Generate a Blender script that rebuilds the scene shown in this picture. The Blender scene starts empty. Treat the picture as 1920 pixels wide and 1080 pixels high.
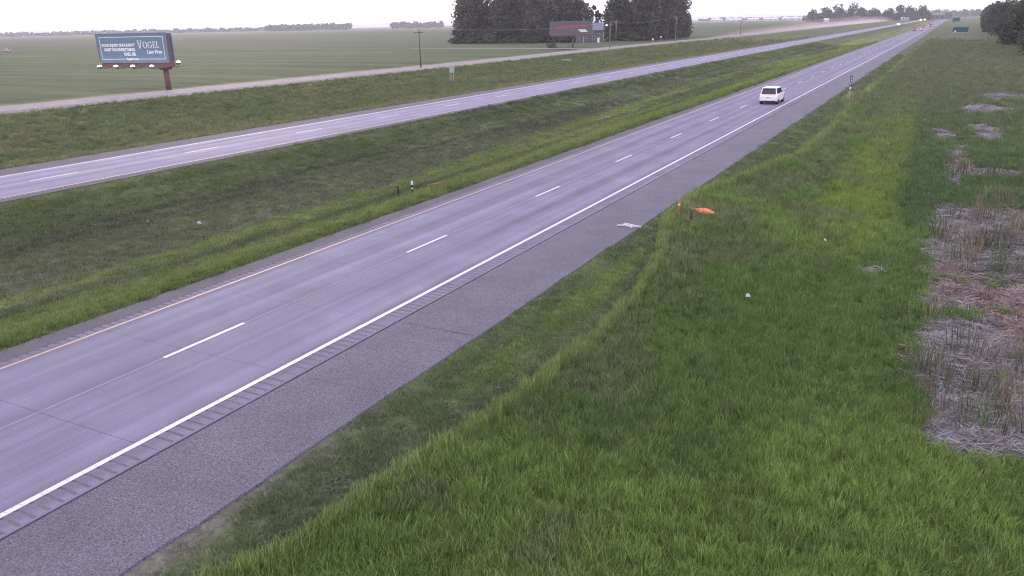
import bpy, bmesh, math, random
import numpy as np
from mathutils import Vector, Matrix

random.seed(7); RNG = np.random.default_rng(7)
scene = bpy.context.scene
C = scene.collection

# ------------------------------------------------------------------ camera
CAM = Vector((15.339, 0.0, 8.952)); PITCH, ROLL, YAW = 0.3188, -0.0223, 0.4916
fw = Vector((-math.sin(YAW), math.cos(YAW), 0)); rt = Vector((math.cos(YAW), math.sin(YAW), 0)); up = Vector((0, 0, 1))
Fv = fw * math.cos(PITCH) - up * math.sin(PITCH); Uv = up * math.cos(PITCH) + fw * math.sin(PITCH)
Rv = rt * math.cos(ROLL) + Uv * math.sin(ROLL); U2 = Uv * math.cos(ROLL) - rt * math.sin(ROLL)
cd = bpy.data.cameras.new('camera'); cam = bpy.data.objects.new('camera', cd); C.objects.link(cam)
cd.sensor_width = 36.0; cd.lens = 1501.49 / 1920 * 36; cd.clip_start = 0.1; cd.clip_end = 30000
m4 = Matrix((Rv, U2, -Fv)).transposed().to_4x4(); m4.translation = CAM
cam.matrix_world = m4
scene.camera = cam

# ------------------------------------------------------------------ sky, sun, exposure
SUN_EL, SUN_AZ = math.radians(7), math.radians(48)      # sun just above the north-western skyline, AZ west of +Y
w = bpy.data.worlds.new('World'); scene.world = w; w.use_nodes = True
nt = w.node_tree; nt.nodes.clear()
out = nt.nodes.new('ShaderNodeOutputWorld'); bg = nt.nodes.new('ShaderNodeBackground')
sky = nt.nodes.new('ShaderNodeTexSky'); sky.sky_type = 'NISHITA'; sky.sun_disc = False
sky.sun_elevation = SUN_EL; sky.sun_rotation = -SUN_AZ; sky.air_density = 1.0; sky.dust_density = 2.0
tc = nt.nodes.new('ShaderNodeTexCoord'); mp = nt.nodes.new('ShaderNodeMapping'); mp.inputs['Scale'].default_value = (1.2, 1.2, 14)
nz = nt.nodes.new('ShaderNodeTexNoise'); nz.inputs['Scale'].default_value = 3.0; nz.inputs['Detail'].default_value = 3
cr = nt.nodes.new('ShaderNodeValToRGB'); cr.color_ramp.elements[0].position = 0.3; cr.color_ramp.elements[1].position = 0.72
cr.color_ramp.elements[0].color = (13.6, 12.9, 15.6, 1); cr.color_ramp.elements[1].color = (18.8, 17.8, 21.0, 1)
mx = nt.nodes.new('ShaderNodeMix'); mx.data_type = 'RGBA'; mx.inputs['Factor'].default_value = 0.86
L = nt.links.new
L(tc.outputs['Generated'], mp.inputs['Vector']); L(mp.outputs['Vector'], nz.inputs['Vector']); L(nz.outputs['Fac'], cr.inputs['Fac'])
L(sky.outputs['Color'], mx.inputs[6]); L(cr.outputs['Color'], mx.inputs[7]); L(mx.outputs[2], bg.inputs['Color'])
bg.inputs['Strength'].default_value = 0.12; L(bg.outputs['Background'], out.inputs['Surface'])
sd = bpy.data.lights.new('sun', 'SUN'); sd.energy = 0.9; sd.angle = math.radians(16); sd.color = (1.0, 0.86, 0.72)
sun = bpy.data.objects.new('sun', sd); C.objects.link(sun)
sdir = Vector((-math.sin(SUN_AZ) * math.cos(SUN_EL), math.cos(SUN_AZ) * math.cos(SUN_EL), math.sin(SUN_EL)))
sun.rotation_euler = sdir.to_track_quat('Z', 'Y').to_euler(); sun.location = (-60, 60, 60)
vs = scene.view_settings; vs.view_transform = 'Standard'; vs.look = 'None'; vs.gamma = 1.0; vs.exposure = 0.0; vs.use_curve_mapping = False
scene.cycles.use_denoising = True; scene.cycles.denoising_prefilter = 'NONE'; scene.cycles.filter_width = 1.1; scene.cycles.max_bounces = 4; scene.cycles.diffuse_bounces = 2; scene.cycles.use_adaptive_sampling = True; scene.cycles.adaptive_threshold = 0.03; scene.cycles.volume_bounces = 0
scene.cycles.transparent_max_bounces = 8

# ------------------------------------------------------------------ helpers: meshes, objects, tags
def link(name, me, mat=None, parent=None):
    o = bpy.data.objects.new(name, me); C.objects.link(o)
    if mat is not None and me is not None: me.materials.append(mat)
    if parent is not None: o.parent = parent
    return o
def tag(o, label=None, cat=None, group=None, kind=None):
    if label: o['label'] = label
    if cat: o['category'] = cat
    if group: o['group'] = group
    if kind: o['kind'] = kind
    return o
def empty(name, loc=(0, 0, 0), rz=0.0):
    o = bpy.data.objects.new(name, None); C.objects.link(o); o.location = loc; o.rotation_euler = (0, 0, rz); o.empty_display_size = 0.2
    return o
def copy_tree(o, parent=None):
    c = o.copy(); C.objects.link(c)
    if parent is not None: c.parent = parent
    for ch in list(o.children): copy_tree(ch, c)
    return c
class MB:
    def __init__(self): self.v = []; self.f = []
    def quad(self, a, b, c, d):
        n = len(self.v); self.v += [a, b, c, d]; self.f.append((n, n + 1, n + 2, n + 3)); return self
    def poly(self, pts):
        n = len(self.v); self.v += list(pts); self.f.append(tuple(range(n, n + len(pts)))); return self
    def box(self, x0, x1, y0, y1, z0, z1):
        return self.hexa([(x0, y0, z0), (x1, y0, z0), (x1, y1, z0), (x0, y1, z0)], [(x0, y0, z1), (x1, y0, z1), (x1, y1, z1), (x0, y1, z1)])
    def hexa(self, b, t):
        n = len(self.v); k = len(b); self.v += list(b) + list(t)
        self.f.append(tuple(n + i for i in reversed(range(k)))); self.f.append(tuple(n + k + i for i in range(k)))
        for i in range(k): j = (i + 1) % k; self.f.append((n + i, n + j, n + k + j, n + k + i))
        return self
    def tube(self, pts, rad, seg=8, cap=True):
        pts = [Vector(p) for p in pts]; rad = rad if hasattr(rad, '__len__') else [rad] * len(pts)
        n0 = len(self.v)
        for i, p in enumerate(pts):
            d = (pts[min(i + 1, len(pts) - 1)] - pts[max(i - 1, 0)]).normalized()
            a = d.orthogonal().normalized(); b = d.cross(a)
            if abs(d.z) > 0.9: a = Vector((1, 0, 0)); b = d.cross(a).normalized(); a = b.cross(d)
            for s in range(seg):
                t = 2 * math.pi * s / seg; self.v.append(tuple(p + (a * math.cos(t) + b * math.sin(t)) * rad[i]))
        for i in range(len(pts) - 1):
            for s in range(seg):
                s2 = (s + 1) % seg; A = n0 + i * seg; B = A + seg
                self.f.append((A + s, A + s2, B + s2, B + s))
        if cap:
            self.f.append(tuple(n0 + s for s in reversed(range(seg)))); self.f.append(tuple(n0 + (len(pts) - 1) * seg + s for s in range(seg)))
        return self
    def mesh(self, name):
        me = bpy.data.meshes.new(name); me.from_pydata([tuple(v) for v in self.v], [], self.f); me.update(); return me
    def build(self, name, mat, parent=None, smooth=False, bevel=0):
        me = self.mesh(name)
        if smooth: me.polygons.foreach_set('use_smooth', [True] * len(me.polygons))
        o = link(name, me, mat, parent)
        if bevel:
            b = o.modifiers.new('bevel', 'BEVEL'); b.width = bevel; b.segments = 2; b.limit_method = 'ANGLE'
        return o
def np_mesh(name, V, F):
    me = bpy.data.meshes.new(name); k = F.shape[1]
    me.vertices.add(len(V)); me.vertices.foreach_set('co', np.ascontiguousarray(V, dtype=np.float32).ravel())
    me.loops.add(F.size); me.loops.foreach_set('vertex_index', np.ascontiguousarray(F, dtype=np.int32).ravel())
    me.polygons.add(len(F)); me.polygons.foreach_set('loop_start', np.arange(0, F.size, k, dtype=np.int32))
    me.update(calc_edges=True); return me

# ------------------------------------------------------------------ helpers: materials
def node_mat(name):
    m = bpy.data.materials.new(name); m.use_nodes = True; t = m.node_tree
    return m, t, t.nodes['Principled BSDF']
def mat(name, col, rough=0.6, var=0.15, scale=4.0, metal=0.0, bump=0.0, emit=None, estr=0.0, spec=0.4, coords='Object', stretch=(1, 1, 1), col2=None, detail=5):
    m, t, b = node_mat(name); N = t.nodes.new; K = t.links.new
    b.inputs['Roughness'].default_value = rough; b.inputs['Metallic'].default_value = metal; b.inputs['Specular IOR Level'].default_value = spec
    c1 = tuple(max(0, c * (1 - var)) for c in col); c2 = col2 or tuple(min(1, c * (1 + var)) for c in col)
    co = N('ShaderNodeTexCoord'); mpn = N('ShaderNodeMapping'); mpn.inputs['Scale'].default_value = stretch
    n = N('ShaderNodeTexNoise'); n.inputs['Scale'].default_value = scale; n.inputs['Detail'].default_value = detail; n.inputs['Roughness'].default_value = 0.65
    r = N('ShaderNodeValToRGB'); r.color_ramp.elements[0].position = 0.35; r.color_ramp.elements[1].position = 0.65
    r.color_ramp.elements[0].color = (*c1, 1); r.color_ramp.elements[1].color = (*c2, 1)
    K(co.outputs[coords], mpn.inputs['Vector']); K(mpn.outputs['Vector'], n.inputs['Vector']); K(n.outputs['Fac'], r.inputs['Fac']); K(r.outputs['Color'], b.inputs['Base Color'])
    if bump:
        bn = N('ShaderNodeBump'); bn.inputs['Strength'].default_value = bump; bn.inputs['Distance'].default_value = 0.02
        K(n.outputs['Fac'], bn.inputs['Height']); K(bn.outputs['Normal'], b.inputs['Normal'])
    if emit is not None:
        b.inputs['Emission Color'].default_value = (*emit, 1); b.inputs['Emission Strength'].default_value = estr
    return m

def world_noise(t, scale, stretch=(1, 1, 1), detail=5, rough=0.6):
    N = t.nodes.new; g = N('ShaderNodeNewGeometry'); mpn = N('ShaderNodeMapping'); mpn.inputs['Scale'].default_value = stretch
    n = N('ShaderNodeTexNoise'); n.inputs['Scale'].default_value = scale; n.inputs['Detail'].default_value = detail; n.inputs['Roughness'].default_value = rough
    t.links.new(g.outputs['Position'], mpn.inputs['Vector']); t.links.new(mpn.outputs['Vector'], n.inputs['Vector'])
    return n
def ramp(t, src, p0, c0, p1, c1):
    r = t.nodes.new('ShaderNodeValToRGB'); r.color_ramp.elements[0].position = p0; r.color_ramp.elements[1].position = p1
    r.color_ramp.elements[0].color = (*c0, 1); r.color_ramp.elements[1].color = (*c1, 1); t.links.new(src, r.inputs['Fac']); return r
def mulmix(t, a, b, fac=1.0, mode='MULTIPLY'):
    m = t.nodes.new('ShaderNodeMix'); m.data_type = 'RGBA'; m.blend_type = mode; m.inputs['Factor'].default_value = fac
    t.links.new(a, m.inputs[6]); t.links.new(b, m.inputs[7]); return m

def concrete_mat(name, base, streak=1.0, grain=60):
    m, t, b = node_mat(name); b.inputs['Roughness'].default_value = 0.75; b.inputs['Specular IOR Level'].default_value = 0.18
    fine = ramp(t, world_noise(t, grain * .6, detail=3, rough=.8).outputs['Fac'], 0.3, (0.6,) * 3, 0.7, (1.32,) * 3)
    blot = ramp(t, world_noise(t, 0.35, detail=4).outputs['Fac'], 0.3, (0.86,) * 3, 0.7, (1.1,) * 3)
    st = ramp(t, world_noise(t, 1.7, stretch=(0.8, 0.010, 1), detail=4, rough=0.6).outputs['Fac'], 0.32, (1 - 0.30 * streak,) * 3, 0.68, (1 + 0.16 * streak,) * 3)
    rgb = t.nodes.new('ShaderNodeRGB'); rgb.outputs[0].default_value = (*base, 1)
    a = mulmix(t, rgb.outputs[0], fine.outputs['Color']); a = mulmix(t, a.outputs[2], blot.outputs['Color']); a = mulmix(t, a.outputs[2], st.outputs['Color'])
    # tyre-darkened wheel paths, two to a 3.66 m lane
    g = t.nodes.new('ShaderNodeNewGeometry'); sx = t.nodes.new('ShaderNodeSeparateXYZ'); t.links.new(g.outputs['Position'], sx.inputs[0])
    wob = world_noise(t, 0.25, stretch=(0.1, 0.3, 1), detail=2); m1 = t.nodes.new('ShaderNodeMath'); m1.operation = 'MULTIPLY_ADD'; m1.inputs[1].default_value = 0.9; t.links.new(wob.outputs['Fac'], m1.inputs[0]); t.links.new(sx.outputs['X'], m1.inputs[2])
    m2 = t.nodes.new('ShaderNodeMath'); m2.operation = 'MULTIPLY'; m2.inputs[1].default_value = 2 * math.pi / 1.83; t.links.new(m1.outputs[0], m2.inputs[0]); m3 = t.nodes.new('ShaderNodeMath'); m3.operation = 'SINE'; t.links.new(m2.outputs[0], m3.inputs[0])
    wp = ramp(t, m3.outputs[0], 0.0, (1.05,) * 3, 1.0, (0.86,) * 3); a = mulmix(t, a.outputs[2], wp.outputs['Color'])
    t.links.new(a.outputs[2], b.inputs['Base Color'])
    bn = t.nodes.new('ShaderNodeBump'); bn.inputs['Strength'].default_value = 0.25; bn.inputs['Distance'].default_value = 0.01
    t.links.new(world_noise(t, grain).outputs['Fac'], bn.inputs['Height']); t.links.new(bn.outputs['Normal'], b.inputs['Normal'])
    return m
def chip_mat(name, base, lo=0.45, hi=1.75, scale=28):
    m, t, b = node_mat(name); b.inputs['Roughness'].default_value = 0.8
    fine = ramp(t, world_noise(t, scale, detail=3, rough=0.75).outputs['Fac'], 0.32, (lo,) * 3, 0.7, (hi,) * 3)
    blot = ramp(t, world_noise(t, 0.5, detail=4).outputs['Fac'], 0.3, (0.8,) * 3, 0.7, (1.15,) * 3)
    rgb = t.nodes.new('ShaderNodeRGB'); rgb.outputs[0].default_value = (*base, 1)
    a = mulmix(t, rgb.outputs[0], fine.outputs['Color']); a = mulmix(t, a.outputs[2], blot.outputs['Color'])
    t.links.new(a.outputs[2], b.inputs['Base Color'])
    bn = t.nodes.new('ShaderNodeBump'); bn.inputs['Strength'].default_value = 0.5; bn.inputs['Distance'].default_value = 0.015
    t.links.new(world_noise(t, scale).outputs['Fac'], bn.inputs['Height']); t.links.new(bn.outputs['Normal'], b.inputs['Normal'])
    return m
def paint_mat(name, col, worn):
    m, t, b = node_mat(name); b.inputs['Roughness'].default_value = 0.55
    r = ramp(t, world_noise(t, 9, detail=6, rough=0.8).outputs['Fac'], 0.34, worn, 0.50, col)
    t.links.new(r.outputs['Color'], b.inputs['Base Color']); return m
def grass_mat(name, transl=0.25):
    m, t, b = node_mat(name); N = t.nodes.new; K = t.links.new
    a = N('ShaderNodeAttribute'); a.attribute_type = 'INSTANCER'; a.attribute_name = 'tint'
    v = N('ShaderNodeAttribute'); v.attribute_type = 'GEOMETRY'; v.attribute_name = 'blade'
    mm = mulmix(t, a.outputs['Color'], v.outputs['Color'])
    K(mm.outputs[2], b.inputs['Base Color']); b.inputs['Roughness'].default_value = 0.6; b.inputs['Specular IOR Level'].default_value = 0.25
    tr = N('ShaderNodeBsdfTranslucent'); K(mm.outputs[2], tr.inputs['Color'])
    ms = N('ShaderNodeMixShader'); ms.inputs['Fac'].default_value = transl
    K(b.outputs['BSDF'], ms.inputs[1]); K(tr.outputs['BSDF'], ms.inputs[2]); K(ms.outputs['Shader'], t.nodes['Material Output'].inputs['Surface'])
    return m
def leaf_mat(name, c1, c2, scale=0.35):
    m, t, b = node_mat(name); b.inputs['Roughness'].default_value = 0.6; b.inputs['Specular IOR Level'].default_value = 0.2
    r = ramp(t, world_noise(t, scale, detail=6, rough=0.7).outputs['Fac'], 0.3, c1, 0.7, c2)
    t.links.new(r.outputs['Color'], b.inputs['Base Color'])
    tr = t.nodes.new('ShaderNodeBsdfTranslucent'); t.links.new(r.outputs['Color'], tr.inputs['Color'])
    ms = t.nodes.new('ShaderNodeMixShader'); ms.inputs['Fac'].default_value = 0.2
    t.links.new(b.outputs['BSDF'], ms.inputs[1]); t.links.new(tr.outputs['BSDF'], ms.inputs[2]); t.links.new(ms.outputs['Shader'], t.nodes['Material Output'].inputs['Surface'])
    return m

M = {
 'concrete': concrete_mat('concrete_pavement', (0.178, 0.167, 0.240), streak=1.0),
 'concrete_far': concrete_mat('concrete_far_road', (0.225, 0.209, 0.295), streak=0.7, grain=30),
 'groove': chip_mat('dark_groove', (0.115, 0.106, 0.138), 0.6, 1.4, 30), 'joint': mat('joint_sealant', (0.035, 0.033, 0.04), 0.7),  # groove: darker tone than the slab around it
 'asphalt': chip_mat('chipseal_asphalt', (0.085, 0.078, 0.106), 0.2, 2.1, 29), 'asphalt_old': chip_mat('old_asphalt', (0.068, 0.062, 0.082), 0.4, 1.7, 34),
 'pale_joint': mat('pale_joint_filler', (0.30, 0.28, 0.34), 0.8), 'crack': mat('crack_sealant', (0.03, 0.028, 0.034), 0.8),
 'white_paint': paint_mat('white_road_paint', (0.56, 0.55, 0.60), (0.30, 0.29, 0.33)),
 'yellow_paint': paint_mat('yellow_road_paint', (0.42, 0.26, 0.19), (0.23, 0.20, 0.21)),
 'gravel': chip_mat('gravel_track', (0.21, 0.18, 0.185), 0.6, 1.35, 3.0),
 'galv': mat('galvanised_steel', (0.42, 0.42, 0.44), 0.5, metal=0.6),
 'wood': mat('weathered_pole_wood', (0.11, 0.095, 0.085), 0.85, scale=8, stretch=(1, 1, 0.1)),
 'wood_pale': mat('pale_pole_wood', (0.24, 0.22, 0.22), 0.85, scale=8, stretch=(1, 1, 0.1)),
 'black': mat('black_plastic', (0.015, 0.015, 0.017), 0.5),
 'rubber': mat('tyre_rubber', (0.02, 0.02, 0.022), 0.8),
 'rim': mat('wheel_alloy', (0.3, 0.3, 0.31), 0.35, metal=0.8),
 'glass': mat('vehicle_glass', (0.02, 0.02, 0.028), 0.08, spec=0.6),
 'white_car': mat('white_vehicle_paint', (0.72, 0.72, 0.74), 0.25, var=0.02, spec=0.5),
 'silver_car': mat('silver_vehicle_paint', (0.4, 0.4, 0.43), 0.3, var=0.03),
 'dark_car': mat('dark_vehicle_paint', (0.05, 0.05, 0.06), 0.3, var=0.05),
 'red_car': mat('red_vehicle_paint', (0.35, 0.04, 0.05), 0.3, var=0.05),
 'tail': mat('lit_tail_lamp', (0.5, 0.03, 0.04), 0.3, emit=(1.0, 0.22, 0.2), estr=3.2),
 'tail_far': mat('lit_brake_lamp', (0.5, 0.03, 0.04), 0.3, emit=(1.0, 0.03, 0.10), estr=22),
 'head': mat('lit_head_lamp', (0.9, 0.9, 0.9), 0.3, emit=(1, 0.97, 0.95), estr=1200),
 'lamp': mat('lit_flood_lamp', (0.9, 0.9, 0.9), 0.3, emit=(0.95, 0.97, 1.0), estr=14),
 'rust': mat('rust_brown_steel', (0.15, 0.085, 0.09), 0.7, scale=2),
 'teal': mat('teal_vinyl', (0.14, 0.20, 0.27), 0.5, var=0.08, scale=1.5),
 'teal_edge': mat('grey_billboard_trim', (0.2, 0.2, 0.24), 0.6),
 'steel_dark': mat('dark_sign_steel', (0.11, 0.09, 0.11), 0.6),
 'white_print': mat('white_print', (0.72, 0.74, 0.76), 0.5, var=0.03),
 'dark_vinyl': mat('charcoal_vinyl', (0.10, 0.095, 0.105), 0.5, var=0.08),
 'red_print': mat('red_print', (0.36, 0.06, 0.09), 0.5, var=0.05),
 'sign_green': mat('highway_sign_green', (0.015, 0.095, 0.09), 0.45, var=0.1),
 'sign_white': mat('sign_reflective_white', (0.7, 0.72, 0.72), 0.4, var=0.03),
 'orange': mat('orange_mesh_fabric', (0.68, 0.11, 0.06), 0.7, var=0.1, scale=5, col2=(0.80, 0.36, 0.16)),
 'orange_post': mat('orange_plastic', (0.34, 0.12, 0.07), 0.6),
 'litter': mat('white_litter', (0.46, 0.45, 0.50), 0.6, var=0.08, scale=12),
 'siding': mat('grey_siding', (0.10, 0.095, 0.115), 0.7, scale=3),
 'shingle': mat('grey_roof', (0.15, 0.15, 0.19), 0.7, scale=3),
 'pale_wall': mat('pale_far_wall', (0.6, 0.58, 0.6), 0.7),
 'bark': mat('bark', (0.075, 0.06, 0.05), 0.9, scale=6, stretch=(1, 1, 0.2)),
 'leaf_big': leaf_mat('cottonwood_leaves', (0.055, 0.058, 0.048), (0.14, 0.14, 0.105)),
 'leaf_wood': leaf_mat('woodland_leaves', (0.04, 0.046, 0.034), (0.09, 0.10, 0.065)),
 'leaf_far': leaf_mat('distant_leaves', (0.03, 0.04, 0.02), (0.06, 0.075, 0.035), 0.05),
 'grass': grass_mat('grass_blades'), 'straw': grass_mat('dry_stems', 0.08),
}

# ------------------------------------------------------------------ terrain and what grows where
PX = np.array([-20000, -130, -110, -97, -94, -92, -87, -85, -80, -66, -52, -46, -42.6, -31, -27, -21, -15, -11, -8.65, 3.7, 6, 9, 12, 16, 28, 45, 80, 20000.])
PZ = np.array([0, 0, -.1, -.35, -.2, .05, .05, -.1, -.5, -1.1, -1.1, -.5, -.05, -.05, -.7, -1.25, -1.1, -.45, -.05, -.05, -.4, -.95, -1.25, -1.3, -1.3, -.9, -.4, -.4])
def terr(x): return np.interp(x, PX, PZ)
def tz(x): return float(np.interp(x, PX, PZ))
MEY = np.array([-20, 8, 9.2, 11.6, 15, 17.9, 21.5, 25.8, 29.6, 34, 37.2, 42.7, 50, 61, 77.5, 93.4, 99, 104, 112, 127, 220, 600, 4000.])
MEX = np.array([4.6, 4.94, 5.5, 5.65, 6.05, 6.33, 6.44, 6.28, 5.8, 4.81, 4.07, 4.12, 5.13, 6.55, 6.71, 6.3, 5.0, 5.0, 6.2, 6.25, 6.2, 6.2, 6.2])
def mown_edge(y): return np.interp(y, MEY, MEX)
_NG = RNG.random((256, 256))
def vnoise(x, y, s):
    x = np.asarray(x) * s; y = np.asarray(y) * s; xi = np.floor(x).astype(int); yi = np.floor(y).astype(int); fx = x - xi; fy = y - yi
    fx = fx * fx * (3 - 2 * fx); fy = fy * fy * (3 - 2 * fy)
    g = lambda a, b: _NG[a & 255, b & 255]
    return (g(xi, yi) * (1 - fx) + g(xi + 1, yi) * fx) * (1 - fy) + (g(xi, yi + 1) * (1 - fx) + g(xi + 1, yi + 1) * fx) * fy
def fbm(x, y, s, o=4): return sum(vnoise(np.asarray(x) + 31 * i, np.asarray(y) + 57 * i, s * 2 ** i) * 0.5 ** (i + 1) for i in range(o)) / (1 - 0.5 ** o)
def sm(a, b, x): t = np.clip((x - a) / (b - a), 0, 1); return t * t * (3 - 2 * t)
def mixc(c, d, f): return c * (1 - f[:, None]) + np.asarray(d)[None, :] * f[:, None]
def reedness(x, y):
    """1 where dead flattened reeds lie, 0 in green growth"""
    n = fbm(x, y, 0.35) - 0.5; n2 = fbm(x + 90, y, 0.9) - 0.5
    edge = 15.5 + 1.6 * n + 0.7 * n2 + 1.7 * sm(21.5, 19.2, y + 2 * n)
    a = sm(-0.5, 0.8, x - edge) * sm(19.0, 20.2, y - 0.55 * (x - 17) * (y < 24) + 1.5 * n) * sm(53, 47, y + 4 * n)
    green = sm(0.14, 0.30, n + 0.6 * n2) * 0.7
    band = np.exp(-((y - 35.5 - 1.0 * n2) / 1.1) ** 2) * 0.4          # green strip between the two dead patches
    a = a * (1 - np.clip(green + band, 0, 1))
    far = np.zeros_like(a)
    for cx, cy, rx, ry in ((18.6, 62, 2.6, 2.0), (16.7, 66, 0.5, 11), (15.6, 82, 1.0, 5), (19, 84, 1.4, 6), (19.5, 104, 2.6, 5), (22, 122, 3, 7), (13.5, 35.3, 0.4, 0.5)):
        d = ((x - cx) / rx) ** 2 + ((y - cy) / ry) ** 2
        far = np.maximum(far, 0.85 * sm(1.3, 0.4, d + 2.2 * n2))
    return np.clip(np.maximum(a, far), 0, 1)
def zone_color(x, y):
    """plant albedo at a place (linear)"""
    x = np.asarray(x, float); y = np.asarray(y, float); n = fbm(x, y, 0.12); n2 = fbm(x + 200, y + 40, 0.6); n3 = fbm(x - 70, y * 0.25, 0.5)
    c = np.tile(np.array([0.068, 0.086, 0.041]), (len(x), 1))                                   # crop field
    rows = 0.5 + 0.5 * np.sin(y * 0.9 + 6 * n); c = c * (0.92 + 0.1 * rows[:, None]) * (0.8 + 0.4 * fbm(x, y, 0.01)[:, None])
    fb = sm(280, 286, y + 0.02 * (x + 140)) * sm(900, 500, y) * sm(-100, -120, x); c = mixc(c, (0.076, 0.087, 0.057), fb * 0.8)
    dl = sm(279, 281, y) * sm(287, 284, y) * sm(-128, -135, x); c = mixc(c, (0.035, 0.037, 0.028), dl)
    f3 = sm(1500, 2300, np.hypot(x, y)); c = mixc(c, (0.075, 0.086, 0.048), f3 * 0.7)
    c = mixc(c, (0.16, 0.15, 0.095), sm(-101.5, -100.5, x) * sm(-98.0, -98.8, x) * .8)
    # west verge
    v = sm(-99, -97.5, x) * sm(-30, -33, x); vc = mixc(np.tile(np.array([0.066, 0.086, 0.036]), (len(x), 1)), (0.098, 0.104, 0.048), sm(0.35, 0.7, n3))
    vc = mixc(vc, (0.045, 0.056, 0.030), sm(0.52, 0.75, n2) * 0.7); vc = mixc(vc, (0.12, 0.12, 0.06), sm(-45.5, -43.5, x) * 0.6)
    c = c * (1 - v[:, None]) + vc * v[:, None]
    # median: fresh strip by the road, mown brown band in the bottom, dull slope beyond
    md = sm(-33, -31, x) * sm(-8.0, -8.6, x); shift = -0.055 * np.clip(y - 40, 0, 90)
    lo = -16.9 + shift + 2.2 * (n - .5); hi = -24.2 + shift * 0.4 + 3 * (n2 - .5)
    mc = np.tile(np.array([0.105, 0.140, 0.040]), (len(x), 1)); mc = mixc(mc, (0.135, 0.150, 0.062), sm(0.45, 0.7, n3) * 0.7)
    mc = mixc(mc, (0.060, 0.080, 0.032), sm(-10.6, -9.2, x) * 0.55)
    mc = mixc(mc, (0.072, 0.076, 0.052), sm(lo + .3, lo - .6, x) * (0.6 + 0.25 * n2)); mc = mixc(mc, (0.064, 0.088, 0.034), sm(hi + 1, hi - 2, x)); mc = mixc(mc, (0.105, 0.125, 0.05), sm(-29.3, -30.6, x) * .6)
    stripes = sm(0.45, 0.7, fbm(x * 1.6, y * 0.04, 0.6)); mc = mixc(mc, (0.040, 0.048, 0.030), stripes * 0.75 * sm(-11, -14, x))
    c = c * (1 - md[:, None]) + mc * md[:, None]
    # east roadside
    e = sm(3.2, 3.5, x); ed = mown_edge(y)
    ec = mixc(np.tile(np.array([0.068, 0.108, 0.031]), (len(x), 1)), (0.094, 0.142, 0.037), sm(0.42, 0.66, n))
    ec = mixc(ec, (0.036, 0.060, 0.024), sm(0.5, 0.75, n2) * 0.35)
    ec = mixc(ec, (0.105, 0.145, 0.032), sm(8.8, 10.4, x - .004 * y) * sm(14.0, 12.6, x + .012 * np.clip(y - 40, 0, 300)) * sm(33, 48, y) * sm(140, 80, y) * .85)
    ec = mixc(ec, (0.088, 0.100, 0.050), sm(0.40, 0.62, fbm(x + 11, y - 5, 0.28)) * sm(10.5, 8.0, x - .06 * y) * 0.7)      # duller weedy growth on the bank
    wet = sm(13.4, 14.4, x + .02 * np.clip(y - 50, 0, 200)) * sm(40, 46, y); ec = mixc(ec, (0.044, 0.072, 0.030), wet * (0.5 + .5 * n2))
    ec = mixc(ec, (0.080, 0.090, 0.050), sm(50, 150, y) * 0.9)
    ec = mixc(ec, (0.108, 0.146, 0.046), np.exp(-((x - ed - .1) / .28) ** 2) * 0.75)            # west sky light on the tall grass edge, painted as a brighter band
    ec = mixc(ec, (0.140, 0.135, 0.075), np.exp(-(((x - 4.9) / .9) ** 2 + ((y - 39) / 2.8) ** 2)) * 0.6)
    ec = mixc(ec, (0.15, 0.135, 0.085), np.exp(-(((x - 5.6) / 1.0) ** 2 + ((y - 102) / 5) ** 2)) * 0.7)
    mow = sm(0.06, -0.06, x - ed); oc = mixc(np.tile(np.array([0.080, 0.112, 0.040]), (len(x), 1)), (0.062, 0.084, 0.038), sm(0.4, 0.65, n2))
    oc = mixc(oc, (0.095, 0.150, 0.028), np.exp(-((x - 5.0) / .22) ** 2) * sm(12, 20, y) * sm(34, 30, y) * 0.7)
    oc = mixc(oc, (0.062, 0.060, 0.048), sm(0.55, 0.12, ed - x) * 0.75 * (y < 36)); oc = mixc(oc, (0.125, 0.115, 0.105), sm(4.6, 3.7, x + 1.4 * (n2 - .5)) * sm(16, 11, y) * 0.85)
    oc = mixc(oc, (0.075, 0.085, 0.050), sm(45, 120, y) * .7)
    ec = ec * (1 - mow[:, None]) + oc * mow[:, None]
    c = c * (1 - e[:, None]) + ec * e[:, None]
    return c

# ground sheet
def axis(lo, hi, step, far_lo, far_hi):
    a = list(np.arange(lo, hi + 1e-6, step)); d = step; v = hi
    while v < far_hi: d *= 1.16; v = min(v + d, far_hi); a.append(v)
    d = step; v = lo
    while v > far_lo: d *= 1.16; v = max(v - d, far_lo); a.insert(0, v)
    return np.array(a)
gx = axis(-104, 36, 0.4, -12000, 12000); gy = axis(0, 130, 0.5, -400, 12000)
X, Y = np.meshgrid(gx, gy); xf, yf = X.ravel(), Y.ravel()
bumpz = (fbm(xf, yf, 0.5) - .5) * 0.16 * ((xf > 4.4) | ((xf < -9.6) & (xf > -30)) | ((xf < -44) & (xf > -84))) * (np.abs(yf) < 300)
under = np.where(((xf > -8.5) & (xf < 3.5)) | ((xf > -42.3) & (xf < -31.2)) | ((xf > -92.6) & (xf < -86.4)), -0.12, 0)
V = np.stack([xf, yf, terr(xf) + bumpz + under], 1); nx = len(gx)
ii, jj = np.meshgrid(np.arange(nx - 1), np.arange(len(gy) - 1)); a0 = (jj * nx + ii).ravel()
gm = np_mesh('ground', V, np.stack([a0, a0 + 1, a0 + nx + 1, a0 + nx], 1))
gc = zone_color(xf, yf); rd = reedness(xf, yf) * (xf > 7)
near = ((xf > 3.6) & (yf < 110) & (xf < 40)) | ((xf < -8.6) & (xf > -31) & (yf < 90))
gk = np.where(xf < 0, 0.74, np.where(xf < mown_edge(yf), 0.9, 0.62)); gcol = np.where(near[:, None], gc * gk[:, None] + np.array([0.012, 0.009, 0.006]), gc * 1.12)
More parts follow.
